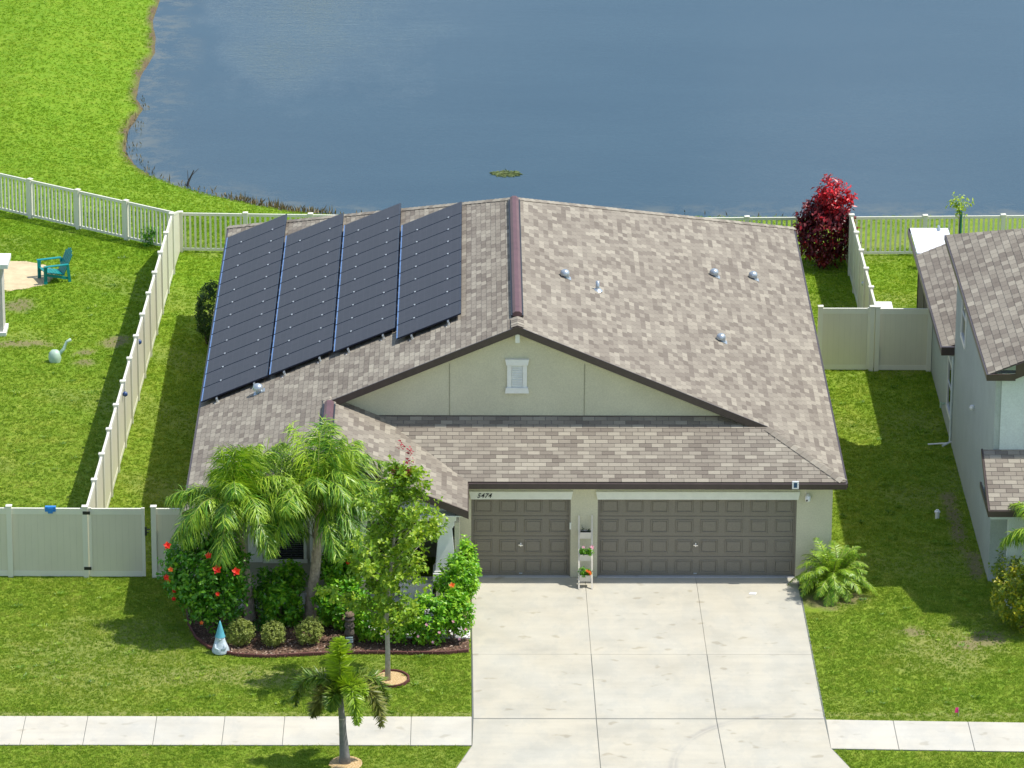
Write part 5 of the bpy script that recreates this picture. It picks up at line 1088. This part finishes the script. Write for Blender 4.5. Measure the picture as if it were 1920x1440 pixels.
# shore: reeds, stick, weed island
g = MB(); rr = random.Random(12)
for _ in range(2600):
    i = rr.randrange(8, len(SHORE)-4); s_ = rr.random(); x = SHORE[i][0]*(1-s_)+SHORE[i+1][0]*s_; y = SHORE[i][1]*(1-s_)+SHORE[i+1][1]*s_
    if rr.random() > (.9 if -7.6 < x < -4.5 and y < 34 else .10): continue
    x += rr.gauss(0, .22); y += rr.gauss(.15, .16); h = rr.uniform(.06, .22)*(1.7 if rr.random() < .15 else 1)
    g.leaf(Vector((x, y, WZ)), Vector((rr.gauss(0, .35), rr.gauss(0, .35), 1)), Vector((0, -1, 0)), h, .035, rr.random())
tag(g.build('shore_reeds', M['reed']), 'dry brown reeds and debris along the pond edge', 'reeds', kind='stuff')
root = empty('dead_branch', (-8.98, 35.27, WZ), 'dark forked dead branch sticking out of the shallow water', 'branch'); g = MB()
g.tube([(-8.98, 35.27, WZ-.1), (-8.93, 35.27, WZ+.12), (-8.75, 35.3, WZ+.5)], [.06, .035, .015], 6); g.tube([(-8.93, 35.27, WZ+.12), (-8.95, 35.3, WZ+.5)], [.015, .006], 4); g.tube([(-8.85, 35.28, WZ+.3), (-8.6, 35.3, WZ+.55)], [.012, .006], 4); g.build('wood', M['tiki'], root)
g = MB(); rr = random.Random(14)
for _ in range(420):
    a_ = rr.uniform(0, 2*PI); q = rr.random()**.6; x = 1.12+.46*q*math.cos(a_); y = 36.6+.30*q*math.sin(a_); g.leaf(Vector((x, y, WZ+.01)), Vector((rr.gauss(0, 1), rr.gauss(0, 1), .05)), Vector((0, 0, 1)), rr.uniform(.08, .18), .05, rr.random())
tag(g.build('floating_weed', leafmat('pond_weed', (.05, .08, .02), (.12, .17, .04), (.22, .26, .08), .6, .2)), 'small green mat of weed floating in the middle of the pond', 'pond weed')
g = MB(); g.poly([(6.78, -1.13, .045), (6.95, -1.15, .045), (6.98, -1.03, .045), (6.82, -1.0, .045), (6.78, -1.13, .037), (6.95, -1.15, .037), (6.98, -1.03, .037), (6.82, -1.0, .037)], [(0,1,2,3),(0,4,5,1),(1,5,6,2),(2,6,7,3),(3,7,4,0)]); tag(g.build('paper_scrap', M['whiteplastic'], loc=(6.9, -1.08, 0)), 'tiny white scrap lying on the driveway before the large door', 'litter')

# ------------------------------------------------------------ grass tufts
def tuftmesh(seed, n=8, h=.042):
    rr = random.Random(seed); mb = MB()
    for i in range(n):
        a_ = rr.uniform(0, 2*PI); q = rr.uniform(0, .05); p = Vector((q*math.cos(a_), q*math.sin(a_), -.005)); d = Vector((rr.gauss(0, .55), rr.gauss(0, .55), 1)); mb.leaf(p, d, Vector((rr.gauss(0, 1), rr.gauss(0, 1), .2)), h*rr.uniform(.7, 1.4), .014, rr.random(), 0, .05)
    return mb.mesh('grass_tuft', M['blade'])
rs = np.random.RandomState(5)
def region(x0, x1, y0, y1, dens):
    n = int((x1-x0)*(y1-y0)*dens); return np.stack([rs.uniform(x0, x1, n), rs.uniform(y0, y1, n)], 1)
pts = np.vstack([region(-13.5, 0.1, -13.2, 0.2, 420), region(8.0, 13.6, -13.2, 0, 420), region(-15.5, -6.3, 0, 30, 220), region(8.8, 15.5, 0, 26.5, 260), region(-19, -2, 26, 42, 130), region(-20, -10, 42, 68, 90), region(2, 15, 26, 32, 40)])
X, Y = pts[:, 0], pts[:, 1]; k = np.ones(len(X), bool)
dl = shore_d(X, Y); k &= dl > .12
k &= ~((X > -.02) & (X < 8.08) & (Y < .1)); k &= ~((Y < -8.63+.02*np.sin(X*9)) & (Y > -10.235+.025*np.sin(X*7)) & (X < 8.3)); k &= ~((X > 8.0) & (Y < -8.74-.035*(X-8.1)) & (Y > -10.43-.035*(X-8.1)))
k &= ~((Y < -10.2) & (X > -.0-(-10.2-Y)*.285) & (X < 8.12+(-10.2-Y)*.32))
bp = np.array(bed); inside = np.zeros(len(X), bool)
for i in range(len(bp)):
    x0, y0 = bp[i]; x1, y1 = bp[(i+1) % len(bp)]
    if y0 == y1: continue
    inside ^= ((y0 > Y) != (y1 > Y)) & (X < (x1-x0)*(Y-y0)/(y1-y0)+x0)
k &= ~inside; k &= ~((X > -6.45) & (X < 8.85) & (Y > -2.2) & (Y < 19.8)); k &= ~((X > NX) & (Y > -.25) & (Y < 20))
k &= np.hypot((X+1.87)/.42, (Y+6.42)/.48) > 1; k &= np.hypot((X+2.8)/.36, (Y+11.25)/.4) > 1; k &= np.hypot((X+13.6)/1.4, (Y-23.7)/1.4) > 1
k &= rs.rand(len(X)) > dirtf(X, Y)*1.15; k &= rs.rand(len(X)) > dryf(X, Y)*.9
P = pts[k]; Z = zland(shore_d(P[:, 0], P[:, 1])); n = len(P); print('tufts', n)
for v_ in range(3):
    sel = np.arange(n) % 3 == v_; Q = P[sel]; m_ = len(Q)
    me = bpy.data.meshes.new('lawn_points'); me.from_pydata(np.column_stack([Q, Z[sel]]).tolist(), [], []); me.update()
    a = me.attributes.new('rot', 'FLOAT_VECTOR', 'POINT'); rot = np.zeros((m_, 3), np.float32); rot[:, 2] = rs.uniform(0, 6.28, m_); a.data.foreach_set('vector', rot.ravel())
    a = me.attributes.new('sc', 'FLOAT', 'POINT'); a.data.foreach_set('value', (rs.uniform(.7, 1.3, m_)*(1+.12*hnoise(Q[:, 0], Q[:, 1], 1.3, 4))).astype(np.float32))
    o = link('lawn_grass', me)
    tag(o, ['short green lawn grass with yellow blades', 'short green lawn grass with darker blades', 'short green lawn grass mixed through the lawn'][v_], 'grass', kind='stuff')
    src = tuftmesh(70+v_); so_ = bpy.data.objects.new('tuft_source', src)
    ng = bpy.data.node_groups.new('grass%d' % v_, 'GeometryNodeTree'); ng.interface.new_socket('Geometry', in_out='INPUT', socket_type='NodeSocketGeometry'); ng.interface.new_socket('Geometry', in_out='OUTPUT', socket_type='NodeSocketGeometry')
    gi = ng.nodes.new('NodeGroupInput'); go = ng.nodes.new('NodeGroupOutput'); ip = ng.nodes.new('GeometryNodeInstanceOnPoints'); oi_ = ng.nodes.new('GeometryNodeObjectInfo'); oi_.inputs['Object'].default_value = so_
    ar = ng.nodes.new('GeometryNodeInputNamedAttribute'); ar.data_type = 'FLOAT_VECTOR'; ar.inputs[0].default_value = 'rot'; asn = ng.nodes.new('GeometryNodeInputNamedAttribute'); asn.data_type = 'FLOAT'; asn.inputs[0].default_value = 'sc'
    ng.links.new(gi.outputs[0], ip.inputs['Points']); ng.links.new(oi_.outputs['Geometry'], ip.inputs['Instance']); ng.links.new(ar.outputs['Attribute'], ip.inputs['Rotation']); ng.links.new(asn.outputs['Attribute'], ip.inputs['Scale']); ng.links.new(ip.outputs[0], go.inputs[0])
    md = o.modifiers.new('grass', 'NODES'); md.node_group = ng

# broad leaved weeds and clumps scattered in the lawns
rr = random.Random(21); mb = MB()
for _ in range(260):
    x, y = (rr.uniform(-13, -.2), rr.uniform(-8.4, -.3)) if rr.random() < .4 else ((rr.uniform(8.3, 13), rr.uniform(-8.4, 15)) if rr.random() < .6 else (rr.uniform(-15, -9.8), rr.uniform(1, 26)))
    if inpoly(x, y, bed) or (-6.5 < x < 8.9 and y > -2.3) or (x > 12.6 and y > -.3) or (-9.6 < x < -6.4 and y > 0 and rr.random() < .5): continue
    sz = rr.uniform(.5, 1.5); b_ = rr.random()
    for k in range(int(10+14*sz)):
        a_ = rr.uniform(0, 2*PI); q = rr.uniform(0, .11)*sz; mb.leaf(Vector((x+q*math.cos(a_), y+q*math.sin(a_), .01)), Vector((math.cos(a_), math.sin(a_), rr.uniform(.5, 1.6))), Vector((0, 0, 1)), .07*sz**.5, .03, min(1, max(0, b_*.7+rr.uniform(-.1, .3))))
tag(mb.build('lawn_weeds', M['treel']), 'scattered broad leaved weed clumps growing in the lawns', 'weeds', kind='stuff')
